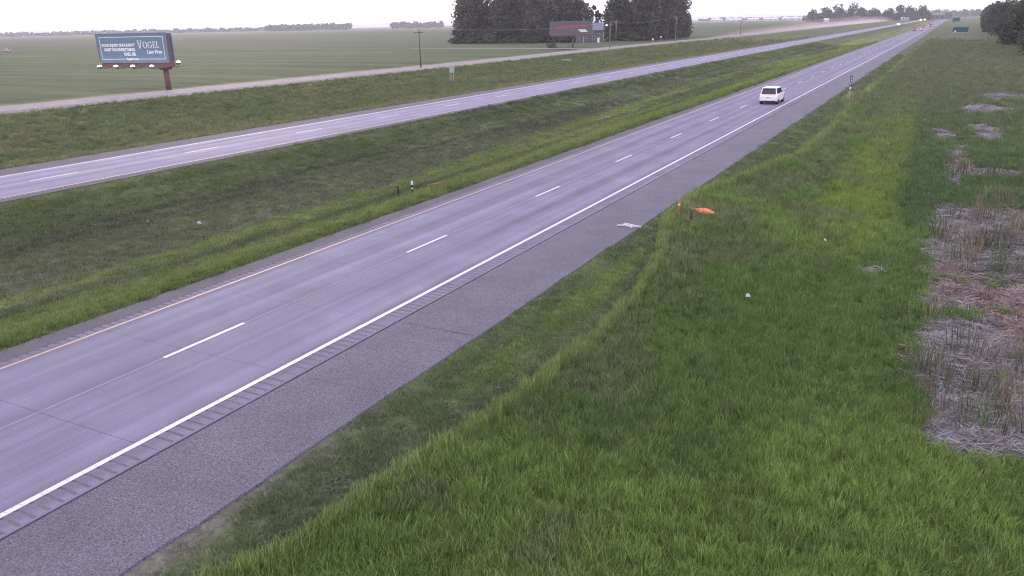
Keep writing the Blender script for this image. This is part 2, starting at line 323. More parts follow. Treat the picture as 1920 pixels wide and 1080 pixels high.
gcol = mixc(gcol, (0.15, 0.138, 0.148), rd * 0.85)
# pale farm track far out in front of the tree line, driveway by the sign
dist = (xf - 15.3) * -math.sin(YAW) + yf * math.cos(YAW); gcol = mixc(gcol, (0.30, 0.29, 0.28), sm(3300, 3400, dist) * sm(3750, 3650, dist) * (xf < -800))
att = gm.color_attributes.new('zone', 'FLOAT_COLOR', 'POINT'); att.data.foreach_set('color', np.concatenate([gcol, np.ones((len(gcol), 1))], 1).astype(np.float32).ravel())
gmat, t, b = node_mat('ground_cover'); b.inputs['Roughness'].default_value = 0.9; b.inputs['Specular IOR Level'].default_value = 0.1
za = t.nodes.new('ShaderNodeVertexColor'); za.layer_name = 'zone'
f1 = ramp(t, world_noise(t, 6, detail=4, rough=0.75).outputs['Fac'], 0.3, (0.6,) * 3, 0.7, (1.4,) * 3)
f2 = ramp(t, world_noise(t, 0.9, stretch=(1, 0.07, 1), detail=4, rough=0.7).outputs['Fac'], 0.3, (0.74,) * 3, 0.7, (1.26,) * 3)
f3 = ramp(t, world_noise(t, 0.11, stretch=(0.06, 1, 1), detail=4, rough=0.65).outputs['Fac'], 0.3, (0.7,) * 3, 0.7, (1.28,) * 3)
a = mulmix(t, za.outputs['Color'], f1.outputs['Color']); a = mulmix(t, a.outputs[2], f2.outputs['Color']); a = mulmix(t, a.outputs[2], f3.outputs['Color'])
t.links.new(a.outputs[2], b.inputs['Base Color'])
bn = t.nodes.new('ShaderNodeBump'); bn.inputs['Strength'].default_value = 0.7; bn.inputs['Distance'].default_value = 0.12
t.links.new(world_noise(t, 2.5, detail=3, rough=0.7).outputs['Fac'], bn.inputs['Height']); t.links.new(bn.outputs['Normal'], b.inputs['Normal'])
gm.polygons.foreach_set('use_smooth', [True] * len(gm.polygons))
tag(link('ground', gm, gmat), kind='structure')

# ------------------------------------------------------------------ roads
PITCHJ = 4.5; J0 = 10.33 - 3 * PITCHJ            # transverse joints of the concrete
def strip(x0, x1, y0, y1, z, n=1, wob=0.0, step=1.0):
    """flat sheet, right edge optionally ragged"""
    mb = MB(); ys = np.linspace(y0, y1, n + 1)
    xl = [x0] * (n + 1); xr = [x1 + (wob * (fbm(np.array([0.0]), np.array([yy]), step)[0] - .5) * 2 if wob else 0) for yy in ys]
    for i in range(n): mb.quad((xl[i], ys[i], z), (xr[i], ys[i], z), (xr[i + 1], ys[i + 1], z), (xl[i + 1], ys[i + 1], z))
    return mb
bedm = MB().box(-7.80, 0.82, -20, 4000, -0.3, -0.03)
road = tag(bedm.build('highway', M['joint']), kind='structure')
def slab_mesh(name, x0, x1, gx0, gx1, length, grooves, z=0.0, thick=0.05):
    """concrete panel; rumble grooves milled across the band gx0..gx1"""
    mb = MB(); j = 0.006
    ys = [j]
    segs = []
    for g in grooves:
        a, bb = g - 0.05, g + 0.05
        segs.append((ys[-1], a, 0)); k = 4
        for i in range(k):
            segs.append((a + (bb - a) * i / k, a + (bb - a) * (i + 1) / k, (i, k)))
        ys.append(bb)
    segs.append((ys[-1], length - j, 0))
    gi = []; dep = lambda i, k: -0.017 * math.sin(math.pi * i / k)
    for (a, bb, kind) in segs:
        if kind == 0: mb.quad((gx0, a, z), (gx1, a, z), (gx1, bb, z), (gx0, bb, z))
        else:
            za_, zb_ = dep(kind[0], kind[1]), dep(kind[0] + 1, kind[1])
            gi.append(len(mb.f)); mb.quad((gx0, a, z + za_), (gx1, a, z + za_), (gx1, bb, z + zb_), (gx0, bb, z + zb_))
            for gxx in (gx0, gx1): mb.quad((gxx, a, z + za_), (gxx, bb, z + zb_), (gxx, bb, z + .0005), (gxx, a, z + .0005))
    for (xa, xb) in ((x0, gx0), (gx1, x1)):
        if xb - xa > 1e-3: mb.quad((xa, j, z), (xb, j, z), (xb, length - j, z), (xa, length - j, z))
    for (p, q) in (((x0, j), (x1, j)), ((x1, j), (x1, length - j)), ((x1, length - j), (x0, length - j)), ((x0, length - j), (x0, j))):
        mb.quad((*p, z - thick), (*q, z - thick), (*q, z), (*p, z))
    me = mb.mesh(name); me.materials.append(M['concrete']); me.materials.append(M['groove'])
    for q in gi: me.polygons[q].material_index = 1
    return me
gr = [0.42 + 0.3 * i for i in range(13)]
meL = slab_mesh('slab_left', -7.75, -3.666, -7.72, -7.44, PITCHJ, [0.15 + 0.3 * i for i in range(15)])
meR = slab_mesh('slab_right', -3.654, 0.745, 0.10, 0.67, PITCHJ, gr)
NS = 34
for k in range(NS):
    for me in (meL, meR):
        o = link('slab', me, None, road); o.location = (0, J0 + k * PITCHJ, 0)
yend = J0 + NS * PITCHJ
strip(-7.75, 0.745, yend, 4000, 0.0).build('carriageway', M['concrete'], road)
# asphalt shoulders
def ragged(x0, x1, y0, y1, z, side, amp, name, parent):
    mb = MB(); ys = np.concatenate([np.arange(y0, 60, 0.3), np.arange(60, 200, 2.0), np.array([200, 400, 900, y1])])
    e = (fbm(np.zeros(len(ys)), ys, 0.8) - .5) * 2 * amp
    for i in range(len(ys) - 1):
        if side > 0:
            mb.quad((x0, ys[i], z), (x1 + e[i], ys[i], z), (x1 + e[i + 1], ys[i + 1], z), (x0, ys[i + 1], z))
            mb.quad((x1 + e[i], ys[i], z), (x1 + e[i] + .06, ys[i], z - .12), (x1 + e[i + 1] + .06, ys[i + 1], z - .12), (x1 + e[i + 1], ys[i + 1], z))
        else:
            mb.quad((x0 + e[i], ys[i], z), (x1, ys[i], z), (x1, ys[i + 1], z), (x0 + e[i + 1], ys[i + 1], z))
            mb.quad((x0 + e[i] - .06, ys[i], z - .12), (x0 + e[i], ys[i], z), (x0 + e[i + 1], ys[i + 1], z), (x0 + e[i + 1] - .06, ys[i + 1], z - .12))
    return mb.build(name, M['asphalt' if side > 0 and x1 > 0 else 'asphalt_old'], parent)
sh = tag(ragged(0.80, 3.7, -20, 4000, -0.012, 1, 0.08, 'shoulder', None), kind='structure')
shl = tag(ragged(-8.65, -7.80, -20, 4000, -0.012, -1, 0.04, 'shoulder', None), kind='structure')
def crack(x0, x1, y, wid, amp, seed, parent, z=-0.008):
    r = random.Random(seed); n = 22; mb = MB(); pts = []; yy = y
    for i in range(n + 1):
        yy += r.uniform(-amp, amp) + (y - yy) * 0.15; pts.append((x0 + (x1 - x0) * i / n, yy, wid * r.uniform(.3, 1.2) * (0.3 if i in (0, n) else 1)))
    for i in range(n):
        (xa, ya, wa), (xb, yb, wb) = pts[i], pts[i + 1]
        mb.quad((xa, ya - wa, z), (xb, yb - wb, z), (xb, yb + wb, z), (xa, ya + wa, z))
    return mb.build('crack', M['crack'], parent)
for k in range(1, 16):
    yy = J0 + k * PITCHJ
    if k in (3, 9): continue
    full = k in (5, 4, 8)
    crack(1.0 + (0 if full else random.uniform(0, .6)), 3.62 if full else random.uniform(2.2, 3.5), yy + .05, 0.016 if k == 5 else 0.008, 0.05, k, sh)
# painted markings, each its own sheet 4 mm up
def marking(name, x, wid, y0, y1, m, parent, z=0.004):
    return strip(x - wid / 2, x + wid / 2, y0, y1, z, max(1, int((y1 - y0) / 50))).build(name, m, parent)
marking('edge_line', 0.0, 0.165, -20, 4000, M['white_paint'], road)
marking('edge_line', -7.29, 0.11, -20, 4000, M['yellow_paint'], road)
strip(-3.676, -3.644, -20, 140, 0.0025).build('joint_line', M['pale_joint'], road)
dash = strip(-3.80, -3.66, 0, 3.1, 0.004, 2).mesh('lane_dash'); dash.materials.append(M['white_paint'])
for k in range(-1, 60):
    o = link('lane_dash', dash, None, road); o.location = (0.06, 14.11 + 12.19 * k, 0)

# opposite carriageway
far = tag(MB().box(-39.98, -31.75, -20, 4000, -0.3, -0.004).build('highway', M['concrete_far']), kind='structure')
frs = []
mb = MB()
for k in range(560):
    y = 14 + 0.3 * k; mb.quad((-32.05, y, 0.001), (-31.79, y, 0.001), (-31.79, y + .17, 0.001), (-32.05, y + .17, 0.001))
rs = mb.build('rumble_grooves', M['crack'], far); rs['kind'] = 'stuff'
marking('edge_line', -32.2, 0.16, -20, 4000, M['yellow_paint'], far)
marking('edge_line', -39.55, 0.19, -20, 4000, M['white_paint'], far)
strip(-35.92, -35.86, -20, 600, 0.002).build('joint_line', M['galv'], far)
d2 = strip(-36.0, -35.82, 0, 3.4, 0.006, 2).mesh('lane_dash'); d2.materials.append(M['white_paint'])
for k in range(0, 50):
    o = link('lane_dash', d2, None, far); o.location = (-0.2, 30.7 + 12.4 * k, 0)
tag(ragged(-42.7, -40.0, -20, 4000, -0.012, -1, 0.06, 'shoulder', None), kind='structure')
tag(ragged(-31.73, -31.05, -20, 4000, -0.012, 1, 0.05, 'shoulder', None), kind='structure')
# gravel frontage road with a driveway to the yard
mb = MB(); ys = np.concatenate([np.arange(-30, 400, 4.0), np.arange(400, 2600, 60.0)])
xc = -89.6 - 3.0 * sm(180, 300, ys) + 3 * sm(300, 420, ys); wv = (fbm(ys * 0 + 5, ys, 0.15) - .5) * 1.2
for i in range(len(ys) - 1):
    mb.quad((xc[i] - 3.9 + wv[i], ys[i], .12), (xc[i] + 3.9 + wv[i] * .5, ys[i], .12), (xc[i + 1] + 3.9 + wv[i + 1] * .5, ys[i + 1], .12), (xc[i + 1] - 3.9 + wv[i + 1], ys[i + 1], .12))
for i in range(len(ys) - 1):
    for sg in (-1, 1):
        e0, e1 = xc[i] + sg * 3.9 + wv[i] * (1 if sg < 0 else .5), xc[i + 1] + sg * 3.9 + wv[i + 1] * (1 if sg < 0 else .5); q = [(e0, ys[i], .12), (e0 + sg * 1.8, ys[i], -.34), (e1 + sg * 1.8, ys[i + 1], -.34), (e1, ys[i + 1], .12)]
        mb.quad(*(q if sg > 0 else q[::-1]))
mb.quad((-128, 276, .06), (-92, 262, .06), (-92, 272, .06), (-128, 281, .06))
mb.quad((-128, 276, .06), (-128, 281, .06), (-180, 284, .06), (-180, 280, .06))
tag(mb.build('gravel_road', M['gravel']), kind='structure')

# ------------------------------------------------------------------ grass, reeds and clippings (instanced blades)
def clump_mesh(name, n, rad, h0, h1, wid, lean, mat_, lie=False, seed=0, segs=2):
    r = np.random.default_rng(seed); Vv = []; Ff = []; col = []
    for i in range(n):
        a = r.uniform(0, 6.283); q = rad * math.sqrt(r.uniform()); bx, by = q * math.cos(a), q * math.sin(a)
        h = r.uniform(h0, h1); d = r.uniform(0, 6.283); ln = r.uniform(0.15, 1) * lean * h; ww = wid * r.uniform(.6, 1.3)
        px, py = -math.sin(d) * ww, math.cos(d) * ww; s = len(Vv)
        if lie:
            z0, z1 = r.uniform(0.01, .12), r.uniform(0.0, .16); ex, ey = math.cos(d) * h / 2, math.sin(d) * h / 2
            Vv += [(bx - ex - px, by - ey - py, z0), (bx - ex + px, by - ey + py, z0 + ww), (bx + ex + px, by + ey + py, z1 + ww), (bx + ex - px, by + ey - py, z1)]
            Ff.append((s, s + 1, s + 2, s + 3)); nv = 4
        else:
            mx_, my_ = bx + math.cos(d) * ln * .35, by + math.sin(d) * ln * .35; ex, ey = bx + math.cos(d) * ln, by + math.sin(d) * ln
            Vv += [(bx - px, by - py, -.03), (bx + px, by + py, -.03), (mx_ + px * .8, my_ + py * .8, h * .62), (mx_ - px * .8, my_ - py * .8, h * .62), (ex + px * .12, ey + py * .12, h), (ex - px * .12, ey - py * .12, h * .98)]
            Ff += [(s, s + 1, s + 2, s + 3), (s + 3, s + 2, s + 4, s + 5)]; nv = 6
        k = r.uniform(.7, 1.3); hue = r.uniform(-.12, .12); col += [(k * (1 + hue), k, k * (1 - hue), 1)] * nv
    me = bpy.data.meshes.new(name); me.from_pydata(Vv, [], Ff); me.update()
    at = me.color_attributes.new('blade', 'FLOAT_COLOR', 'POINT'); at.data.foreach_set('color', np.array(col, np.float32).ravel())
    me.materials.append(mat_); return me
def scatter(name, label, cat, pts, rot, scl, tint, variants, seed=0):
    col = bpy.data.collections.new(name + '_blades')
    for i, me in enumerate(variants):
        o = bpy.data.objects.new(f'{name}_blade', me); col.objects.link(o)
    me = bpy.data.meshes.new(name); n = len(pts); me.vertices.add(n); me.vertices.foreach_set('co', pts.astype(np.float32).ravel())
    def at(nm, ty, arr, key): x = me.attributes.new(nm, ty, 'POINT'); x.data.foreach_set(key, arr.ravel())
    at('rot', 'FLOAT_VECTOR', rot.astype(np.float32), 'vector'); at('scl', 'FLOAT_VECTOR', scl.astype(np.float32), 'vector')
    at('tint', 'FLOAT_COLOR', np.concatenate([tint, np.ones((n, 1))], 1).astype(np.float32), 'color')
    at('idx', 'INT', np.random.default_rng(seed).integers(0, len(variants), n).astype(np.int32), 'value')
    me.update(); o = link(name, me); tag(o, label, cat, kind='stuff')
    g = bpy.data.node_groups.new(name, 'GeometryNodeTree'); g.interface.new_socket('Geometry', in_out='INPUT', socket_type='NodeSocketGeometry'); g.interface.new_socket('Geometry', in_out='OUTPUT', socket_type='NodeSocketGeometry')
    N = g.nodes.new; gi = N('NodeGroupInput'); go = N('NodeGroupOutput'); ip = N('GeometryNodeInstanceOnPoints'); ci = N('GeometryNodeCollectionInfo')
    ci.inputs['Collection'].default_value = col; ci.inputs['Separate Children'].default_value = True; ci.inputs['Reset Children'].default_value = True
    def na(nm, ty): x = N('GeometryNodeInputNamedAttribute'); x.data_type = ty; x.inputs['Name'].default_value = nm; return x.outputs['Attribute']
    K = g.links.new; K(gi.outputs[0], ip.inputs['Points']); K(ci.outputs[0], ip.inputs['Instance']); ip.inputs['Pick Instance'].default_value = True
    K(na('idx', 'INT'), ip.inputs['Instance Index']); e2r = N('FunctionNodeEulerToRotation'); K(na('rot', 'FLOAT_VECTOR'), e2r.inputs[0]); K(e2r.outputs[0], ip.inputs['Rotation']); K(na('scl', 'FLOAT_VECTOR'), ip.inputs['Scale'])
    K(ip.outputs[0], go.inputs[0])
    md = o.modifiers.new('blades', 'NODES'); md.node_group = g
    return o
def sample(x0, x1, y0, y1, dens, dref, power, seed, keep=None):
    """points with density dens per m2 up to distance dref, thinning out beyond"""
    r = np.random.default_rng(seed); n = int((x1 - x0) * (y1 - y0) * dens); x = r.uniform(x0, x1, n); y = r.uniform(y0, y1, n)
    d = np.hypot(x - 15.3, y); p = np.clip(dref / d, 0, 1) ** power; k = r.random(n) < p
    # only what the lens can take in, with a margin for a step to the side
    bx = x - 15.3; ang = np.degrees(np.arctan2(-bx, y)) - math.degrees(YAW); k &= (np.abs(ang) < 48)
    x, y, d = x[k], y[k], d[k]
    if keep is not None: q = keep(x, y, r); x, y, d = x[q], y[q], d[q]
    return x, y, d, r
def lay(name, label, cat, s, variants, size, tall=1.0, tilt=.15, grow=.45, dref=25, colmul=1.0, tintfn=None, jitter=.3):
    x, y, d, r = s; n = len(x); g = np.clip(d / dref, 1, 99) ** grow * size
    sc = np.stack([g, g, np.clip(g, 0, size * 2.2) * tall], 1) * r.uniform(.7, 1.3, (n, 1)); rot = np.stack([r.normal(0, tilt, n), r.normal(0, tilt, n), r.uniform(0, 6.28, n)], 1)
    tint = (tintfn or zone_color)(x, y) * colmul * (1 + r.normal(0, jitter, (n, 1))).clip(.5, 1.6)
    hb = (fbm(x, y, 0.5) - .5) * 0.16
    return scatter(name, label, cat, np.stack([x, y, terr(x) + hb * (d < 300) - .01], 1), rot, sc, tint, variants)
tall_v = [clump_mesh('tall_blades', 40, .17, .10, .28, .0058, .55, M['grass'], seed=i) for i in range(5)]
short_v = [clump_mesh('short_blades', 34, .24, .05, .13, .007, .8, M['grass'], seed=20 + i) for i in range(4)]
clip_v = [clump_mesh('clippings', 22, .3, .06, .2, .004, 0, M['straw'], lie=True, seed=40 + i) for i in range(3)]
reed_v = [clump_mesh('reeds', 26, .4, .25, .85, .007, 0, M['straw'], lie=True, seed=60 + i) for i in range(4)]
stand_v = [clump_mesh('standing_reeds', 16, .35, .5, 1.1, .010, .5, M['straw'], seed=80 + i) for i in range(3)]
weed_v = [clump_mesh('weed_stems', 14, .16, .25, .52, .0055, .4, M['straw'], seed=95 + i) for i in range(3)]
lay('tall_grass', 'lush green unmown grass sloping down beside the shoulder', 'grass',
    sample(3.6, 34, 4, 460, 66, 19, 1.5, 1, lambda x, y, r: (r.random(len(x)) > sm(220, 450, y)) & (x > mown_edge(y) + r.normal(0, .02, len(x))) & (reedness(x, y) < r.uniform(.15, .8, len(x)))), tall_v, 1.0, colmul=1.95, tilt=.22, jitter=.2)
lay('grass_fringe', 'upright fringe of tall grass along the mowing line, edge light painted into its tint', 'grass',
    sample(3.6, 7.4, 4, 130, 50, 24, 1.3, 11, lambda x, y, r: (x > mown_edge(y)) & (x < mown_edge(y) + .26)), tall_v, 1.0, tall=1.4, tilt=.1, colmul=2.0, jitter=.15)  # tint takes the bright edge band of zone_color, sky light put into the colour
lay('weeds', 'scattered tan seed heads and weeds standing in the tall grass', 'weeds',
    sample(4, 20, 5, 120, 1.6, 24, 1.2, 12, lambda x, y, r: (x > mown_edge(y)) & (fbm(x - 33, y, .45) > r.uniform(.42, .72, len(x)))), weed_v, .8, dref=24, tilt=.2, tintfn=lambda x, y: mixc(np.tile(np.array([.17, .165, .085]), (len(x), 1)), (.06, .085, .04), (fbm(x, y, 2.2) > .5) * 1.0))
lay('mown_grass', 'short mown grass strip between the shoulder and the tall grass', 'grass',
    sample(3.74, 7, 4, 220, 48, 20, 1.4, 2, lambda x, y, r: (x < mown_edge(y)) & (x > 3.78 + .9 * sm(14, 8, y) * r.random(len(x)))), short_v, .8, colmul=1.85, jitter=.15)
lay('median_grass', 'grass in the ditch between the two carriageways', 'grass',
    sample(-31, -8.68, 6, 330, 24, 30, 1.3, 3, lambda x, y, r: r.random(len(x)) < .6 + .4 * sm(-17, -14, x)), short_v, .95, dref=30, colmul=1.7, jitter=.14)
lay('verge_grass', 'rough tall grass between the far carriageway and the gravel road', 'grass',
    sample(-84.2, -42.8, 20, 460, 4.5, 80, 1.2, 4, lambda x, y, r: r.random(len(x)) > sm(250, 450, y)), tall_v, 1.5, tall=.8, dref=80, colmul=1.95, jitter=.16)
lay('edge_grass', 'longer grass tufts along the inner shoulder edge', 'grass',
    sample(-11.5, -8.7, 6, 150, 14, 30, 1.2, 5, lambda x, y, r: r.random(len(x)) < sm(-11.5, -9, x)), tall_v, 1.0, dref=30, tall=.8, colmul=1.4)
straw = lambda x, y: mixc(np.tile(np.array([.13, .135, .10]), (len(x), 1)), (.08, .10, .065), fbm(x, y, .7))
lay('grass_clippings', 'dull dry clippings lying on the mown strip', 'clippings',
    sample(3.74, 7, 4, 120, 7, 22, 1.3, 6, lambda x, y, r: (x < mown_edge(y)) & (fbm(x, y * .4, .9) > r.uniform(.35, .7, len(x)))), clip_v, 1.0, tintfn=straw)
lay('median_clippings', 'dull dry clippings lying in the bottom of the median', 'clippings',
    sample(-28, -14, 8, 150, 4, 30, 1.2, 7, lambda x, y, r: fbm(x, y * .06, .9) > r.uniform(.45, .75, len(x))), clip_v, 1.3, dref=30, tintfn=lambda x, y: straw(x, y) * .8)
reedc = lambda x, y: mixc(np.tile(np.array([.245, .225, .232]), (len(x), 1)), (.25, .18, .175), sm(.5, .7, fbm(x, y, .22)) * sm(26, 29, y) * sm(40, 36, y))
lay('dead_reeds', 'flattened pale dead reeds in the wet ditch', 'reeds',
    sample(7, 30, 14, 130, 22, 26, 1.2, 8, lambda x, y, r: reedness(x, y) > r.uniform(.25, .9, len(x))), reed_v, .8, dref=26, tintfn=reedc)
lay('standing_reeds', 'thin tan and green reed stems still standing in the ditch', 'reeds',
    sample(15.2, 26, 18, 70, 4, 30, 1.2, 9, lambda x, y, r: (reedness(x, y) > .1) & (fbm(x + 40, y, .4) > r.uniform(.42, .66, len(x)))), stand_v, .9, dref=30, tintfn=lambda x, y: mixc(np.tile(np.array([.20, .16, .11]), (len(x), 1)), (.09, .11, .06), (fbm(x, y, 1.2) > .55) * 1.0))

# ------------------------------------------------------------------ trees
def leaf_quads(P, size, r, aspect=.7):
    n = len(P); a = r.normal(size=(n, 3)); a /= np.linalg.norm(a, axis=1)[:, None]; b_ = r.normal(size=(n, 3)); b_ = np.cross(a, b_); b_ /= np.linalg.norm(b_, axis=1)[:, None]
    s = size * r.uniform(.5, 1.4, (n, 1)); a = a * s; b_ = b_ * s * aspect
    Vq = np.stack([P - a - b_ * .3, P + b_, P + a + b_ * .2, P - b_], 1).reshape(-1, 3)
    return Vq, np.arange(4 * n).reshape(n, 4)
def make_tree(name, label, cat, loc, h, rad, n, size, seed, mat_, crown_base=.1, group=None, lean=0, lobes=14, trunk=True):
    r = np.random.default_rng(seed); root = empty(name, loc, 0)
    tag(root, label, cat, group)
    Ps = []; tips = []
    for i in range(lobes):
        u = (i + r.uniform(.2, .8)) / lobes; z = h * (crown_base + (1 - crown_base) * (.08 + .84 * u))
        env = rad * (math.sin(math.pi * min(1, .18 + .80 * u ** .85)) ** .6) * .62; th = r.uniform(0, 6.28)
        c = np.array([env * math.cos(th) * r.uniform(.4, 1.1), env * math.sin(th) * r.uniform(.4, 1.1), z]); lr = rad * r.uniform(.34, .58)
        k = n // lobes; d = r.normal(size=(k, 3)); d /= np.linalg.norm(d, axis=1)[:, None]; q = lr * r.uniform(.45, 1.08, (k, 1)) ** .6 * np.where(r.random((k, 1)) < .16, r.uniform(1.05, 1.4, (k, 1)), 1)
        p = c + d * q * np.array([1, 1, .85]); Ps.append(p); tips.append(c)
    P = np.concatenate(Ps); P = P[(P[:, 2] > h * crown_base * .5)]
    holes = r.uniform([-rad, -rad, h * .2], [rad, rad, h], (20, 3)); hr = rad * r.uniform(.08, .22, 20)
    for c, q in zip(holes, hr): P = P[np.linalg.norm(P - c, axis=1) > q]
    Vq, Fq = leaf_quads(P, size, r); me = np_mesh('crown', Vq, Fq); link('crown', me, mat_, root)
    if trunk:
        tm = MB(); tr = .028 * h; tm.tube([(0, 0, -.3), (.02 * h, 0, h * .3), (0, .02 * h, h * .6), (0, 0, h * .9)], [tr * 1.25, tr * .9, tr * .55, tr * .12], 7)
        for c in tips[::2]:
            z0 = max(h * .15, c[2] - rad * .8); tm.tube([(0, 0, z0), (c[0] * .5, c[1] * .5, (z0 + c[2]) / 2 + .3), tuple(c)], [tr * .4, tr * .25, tr * .08], 5, False)
        tm.build('trunk', M['bark'], root, True)
    return root
def mass(name, label, spots, size, seed, mat_, per=60):
    """far-off wood that reads as one mass: leaf clumps round many crown centres"""
    r = np.random.default_rng(seed); Ps = []
    for (x, y, h, rr) in spots:
        d = r.normal(size=(per, 3)); d /= np.linalg.norm(d, axis=1)[:, None]; q = r.uniform(.3, 1, (per, 1)) ** .5
        p = np.array([x, y, h * .52]) + d * q * np.array([rr, rr, h * .5]); Ps.append(p)
    P = np.concatenate(Ps); P = P[P[:, 2] > 0]; Vq, Fq = leaf_quads(P, size, r, .9); return tag(link(name, np_mesh(name, Vq, Fq), mat_), label, 'trees', kind='stuff')
# windbreak: two big dark clumps of cottonwoods round the farmyard
belt = [(-204, 372, 23.5, 8.0), (-199, 365, 24, 8.8), (-187, 378, 25, 9), (-178, 362, 23, 8), (-168, 374, 25, 9), (-159, 358, 22, 8), (-151, 372, 23.5, 8.5), (-143.5, 366, 20, 6.6),
        (-129.5, 384, 22.5, 7.4), (-123, 398, 25, 8), (-115, 382, 23, 7), (-121, 412, 26, 8.5), (-115, 404, 24, 7.5), (-122, 432, 26, 8.5), (-117, 426, 23, 7), (-123, 455, 24, 7.5), (-118.5, 449, 21, 6)]
bl = ['leftmost tree of the dark windbreak, standing open to the field', 'tall dark tree second from the left end of the windbreak', 'tall tree third from the left end of the windbreak',
      'dark tree fourth from the left in the windbreak', 'broad dark tree in the middle of the left windbreak clump', 'tree just left of the red lettered billboard', 'tree rising directly behind the red lettered billboard',
      'tree at the right end of the left clump, beside the sky gap', 'tree right of the sky gap, behind the grey house', 'tall tree behind the lit yard lamp', 'tree behind the pair of utility poles near the house',
      'tall tree deep in the middle of the right clump', 'tree right of the utility poles in the right clump', 'tall rear tree of the right clump near the crossarm pole', 'front tree beside the crossarm pole at the right clump',
      'rear tree at the right end of the windbreak', 'rightmost tree of the windbreak, beside the open field']
for i, ((x, y, h, r_), lb) in enumerate(zip(belt, bl)):
    make_tree('cottonwood_tree', lb, 'tree', (x, y, tz(x) - .1), h, r_ * 1.28, 8000, .58, 100 + i, M['leaf_big'], crown_base=.0, group='windbreak trees round the farmyard', lobes=34)
for i, (x, y, h, r_, lb) in enumerate([(-210, 366, 6.5, 3.6, 'pale low bush at the left foot of the windbreak'), (-203, 358, 3.2, 3.4, 'low scrub bush under the leftmost windbreak trees'), (-116, 452, 5, 4, 'low bush at the right foot of the windbreak')]):
    make_tree('bush', lb, 'bush', (x, y, tz(x) - .1), h, r_, 900, .4, 150 + i, M['leaf_wood'], crown_base=.0, lobes=7, trunk=False)
rb = [(x, y, random.uniform(15, 23), 6) for x, y in [(-206 + 4.6 * k + random.uniform(-1, 1), 384 + random.uniform(-6, 8)) for k in range(14)]] + [(-128 + k * .6 + random.uniform(-1, 1), 400 + k * 5 + random.uniform(-6, 6), random.uniform(12, 20), 5.5) for k in range(13)]
mass('windbreak_interior', 'dense shaded foliage filling the windbreak behind its front trees', rb, 1.0, 32, M['leaf_big'], 260)
ub = [(-207 + 3.1 * k, 361 - 0.15 * k + random.uniform(-3, 3), random.uniform(2.5, 5), 3) for k in range(21)] + [(-118 + k * .05, 372 + k * 5 + random.uniform(-3, 3), random.uniform(2.5, 5), 3) for k in range(17)]
mass('windbreak_undergrowth', 'dark undergrowth along the foot of the windbreak', ub, .5, 33, M['leaf_big'], 140)
# wood on the east side
wl = []
for i in range(26):
    y = 235 + 19.5 * i + random.uniform(-5, 5); x = 35.5 + random.uniform(-1.5, 2.5) + (4 if i % 2 else 0); wl.append((x, y, random.uniform(10.5, 15.5) + (i % 3 == 0) * 1.5))
for i, (x, y, h) in enumerate(wl):
    lb = ('nearest' if i == 0 else f'{["second","third","fourth","fifth","sixth","seventh","eighth","ninth","tenth","eleventh","twelfth","thirteenth","fourteenth","fifteenth","sixteenth","seventeenth","eighteenth","nineteenth","twentieth","twenty-first","twenty-second","twenty-third","twenty-fourth","twenty-fifth","twenty-sixth"][i-1]} nearest') + ' tree along the front of the dark wood right of the road'
    if i == 25: lb = 'farthest tree along the front of the dark wood right of the road'
    make_tree('woodland_tree', lb, 'tree', (x, y, tz(x) - .1), h, 6.2, 3000 if i < 12 else 1800, .5 if i < 12 else .7, 200 + i, M['leaf_wood'], crown_base=.0, group='trees of the roadside wood', lobes=16)
sp = [(x, y, random.uniform(10, 15), 7) for x in np.arange(46, 90, 9) for y in np.arange(240, 900, 12)]
mass('wood_interior', 'rest of the dark wood behind its front row', sp, 1.4, 31, M['leaf_wood'], 40)
def at_dir(u, depth):
    """world spot in the direction of photo column u on the skyline, depth metres out along the view"""
    d = fw + rt * ((u - 960) / 1501.49 / math.cos(PITCH) * 1.0); return (CAM.x + d.x * depth, CAM.y + d.y * depth)
def row(u0, u1, n, depth, h0, h1, seed, env=None):
    r = random.Random(seed); s = []
    for i in range(n):
        u = u0 + (u1 - u0) * i / max(1, n - 1); x, y = at_dir(u, depth + r.uniform(-60, 60)); k = env((u - u0) / (u1 - u0)) if env else 1
        s.append((x, y, r.uniform(h0, h1) * k, r.uniform(9, 16)))
    return s
mass('distant_wood', 'long low hazy tree line on the horizon left of and behind the billboard', row(-250, 560, 150, 3800, 11, 21, 41), 4.5, 51, M['leaf_far'], 50)
mass('distant_wood', 'flat-topped hazy wood on the horizon between billboard and windbreak', row(556, 694, 55, 3300, 20, 27, 42), 4.0, 52, M['leaf_far'], 60)
mass('distant_wood', 'small hazy clump of trees on the horizon just left of the windbreak', row(768, 850, 26, 3200, 16, 27, 43), 4.0, 53, M['leaf_far'], 60)
mass('distant_wood', 'thin low hazy tree line on the horizon right of the windbreak', row(1290, 1480, 40, 3900, 8, 15, 44), 4.5, 54, M['leaf_far'], 40)
mass('distant_wood', 'hazy trees closing the highway view at its vanishing point', row(1655, 1850, 60, 2600, 12, 22, 45), 3.5, 55, M['leaf_far'], 50)
tl = [(1480, 20, 9), (1499, 23, 11), (1522, 27, 12), (1545, 29, 12), (1563, 23, 9), (1585, 20, 11), (1608, 18, 11), (1626, 25, 9), (1645, 21, 10), (1664, 23, 11)]
ol = ['first', 'second', 'third', 'fourth', 'fifth', 'sixth', 'seventh', 'eighth', 'ninth']
for i, (u, h, r_) in enumerate(tl):
    x, y = at_dir(u, 1480)
    make_tree('shelterbelt_tree', (ol[i] + ' from the left' if i < 9 else 'rightmost') + ' in the hazy row of trees left of the far highway', 'tree', (x, y, 0), h * .95, r_ * 1.35, 1500, 1.3, 300 + i, M['leaf_far'], crown_base=0, group='hazy row of trees left of the far highway', lobes=10)

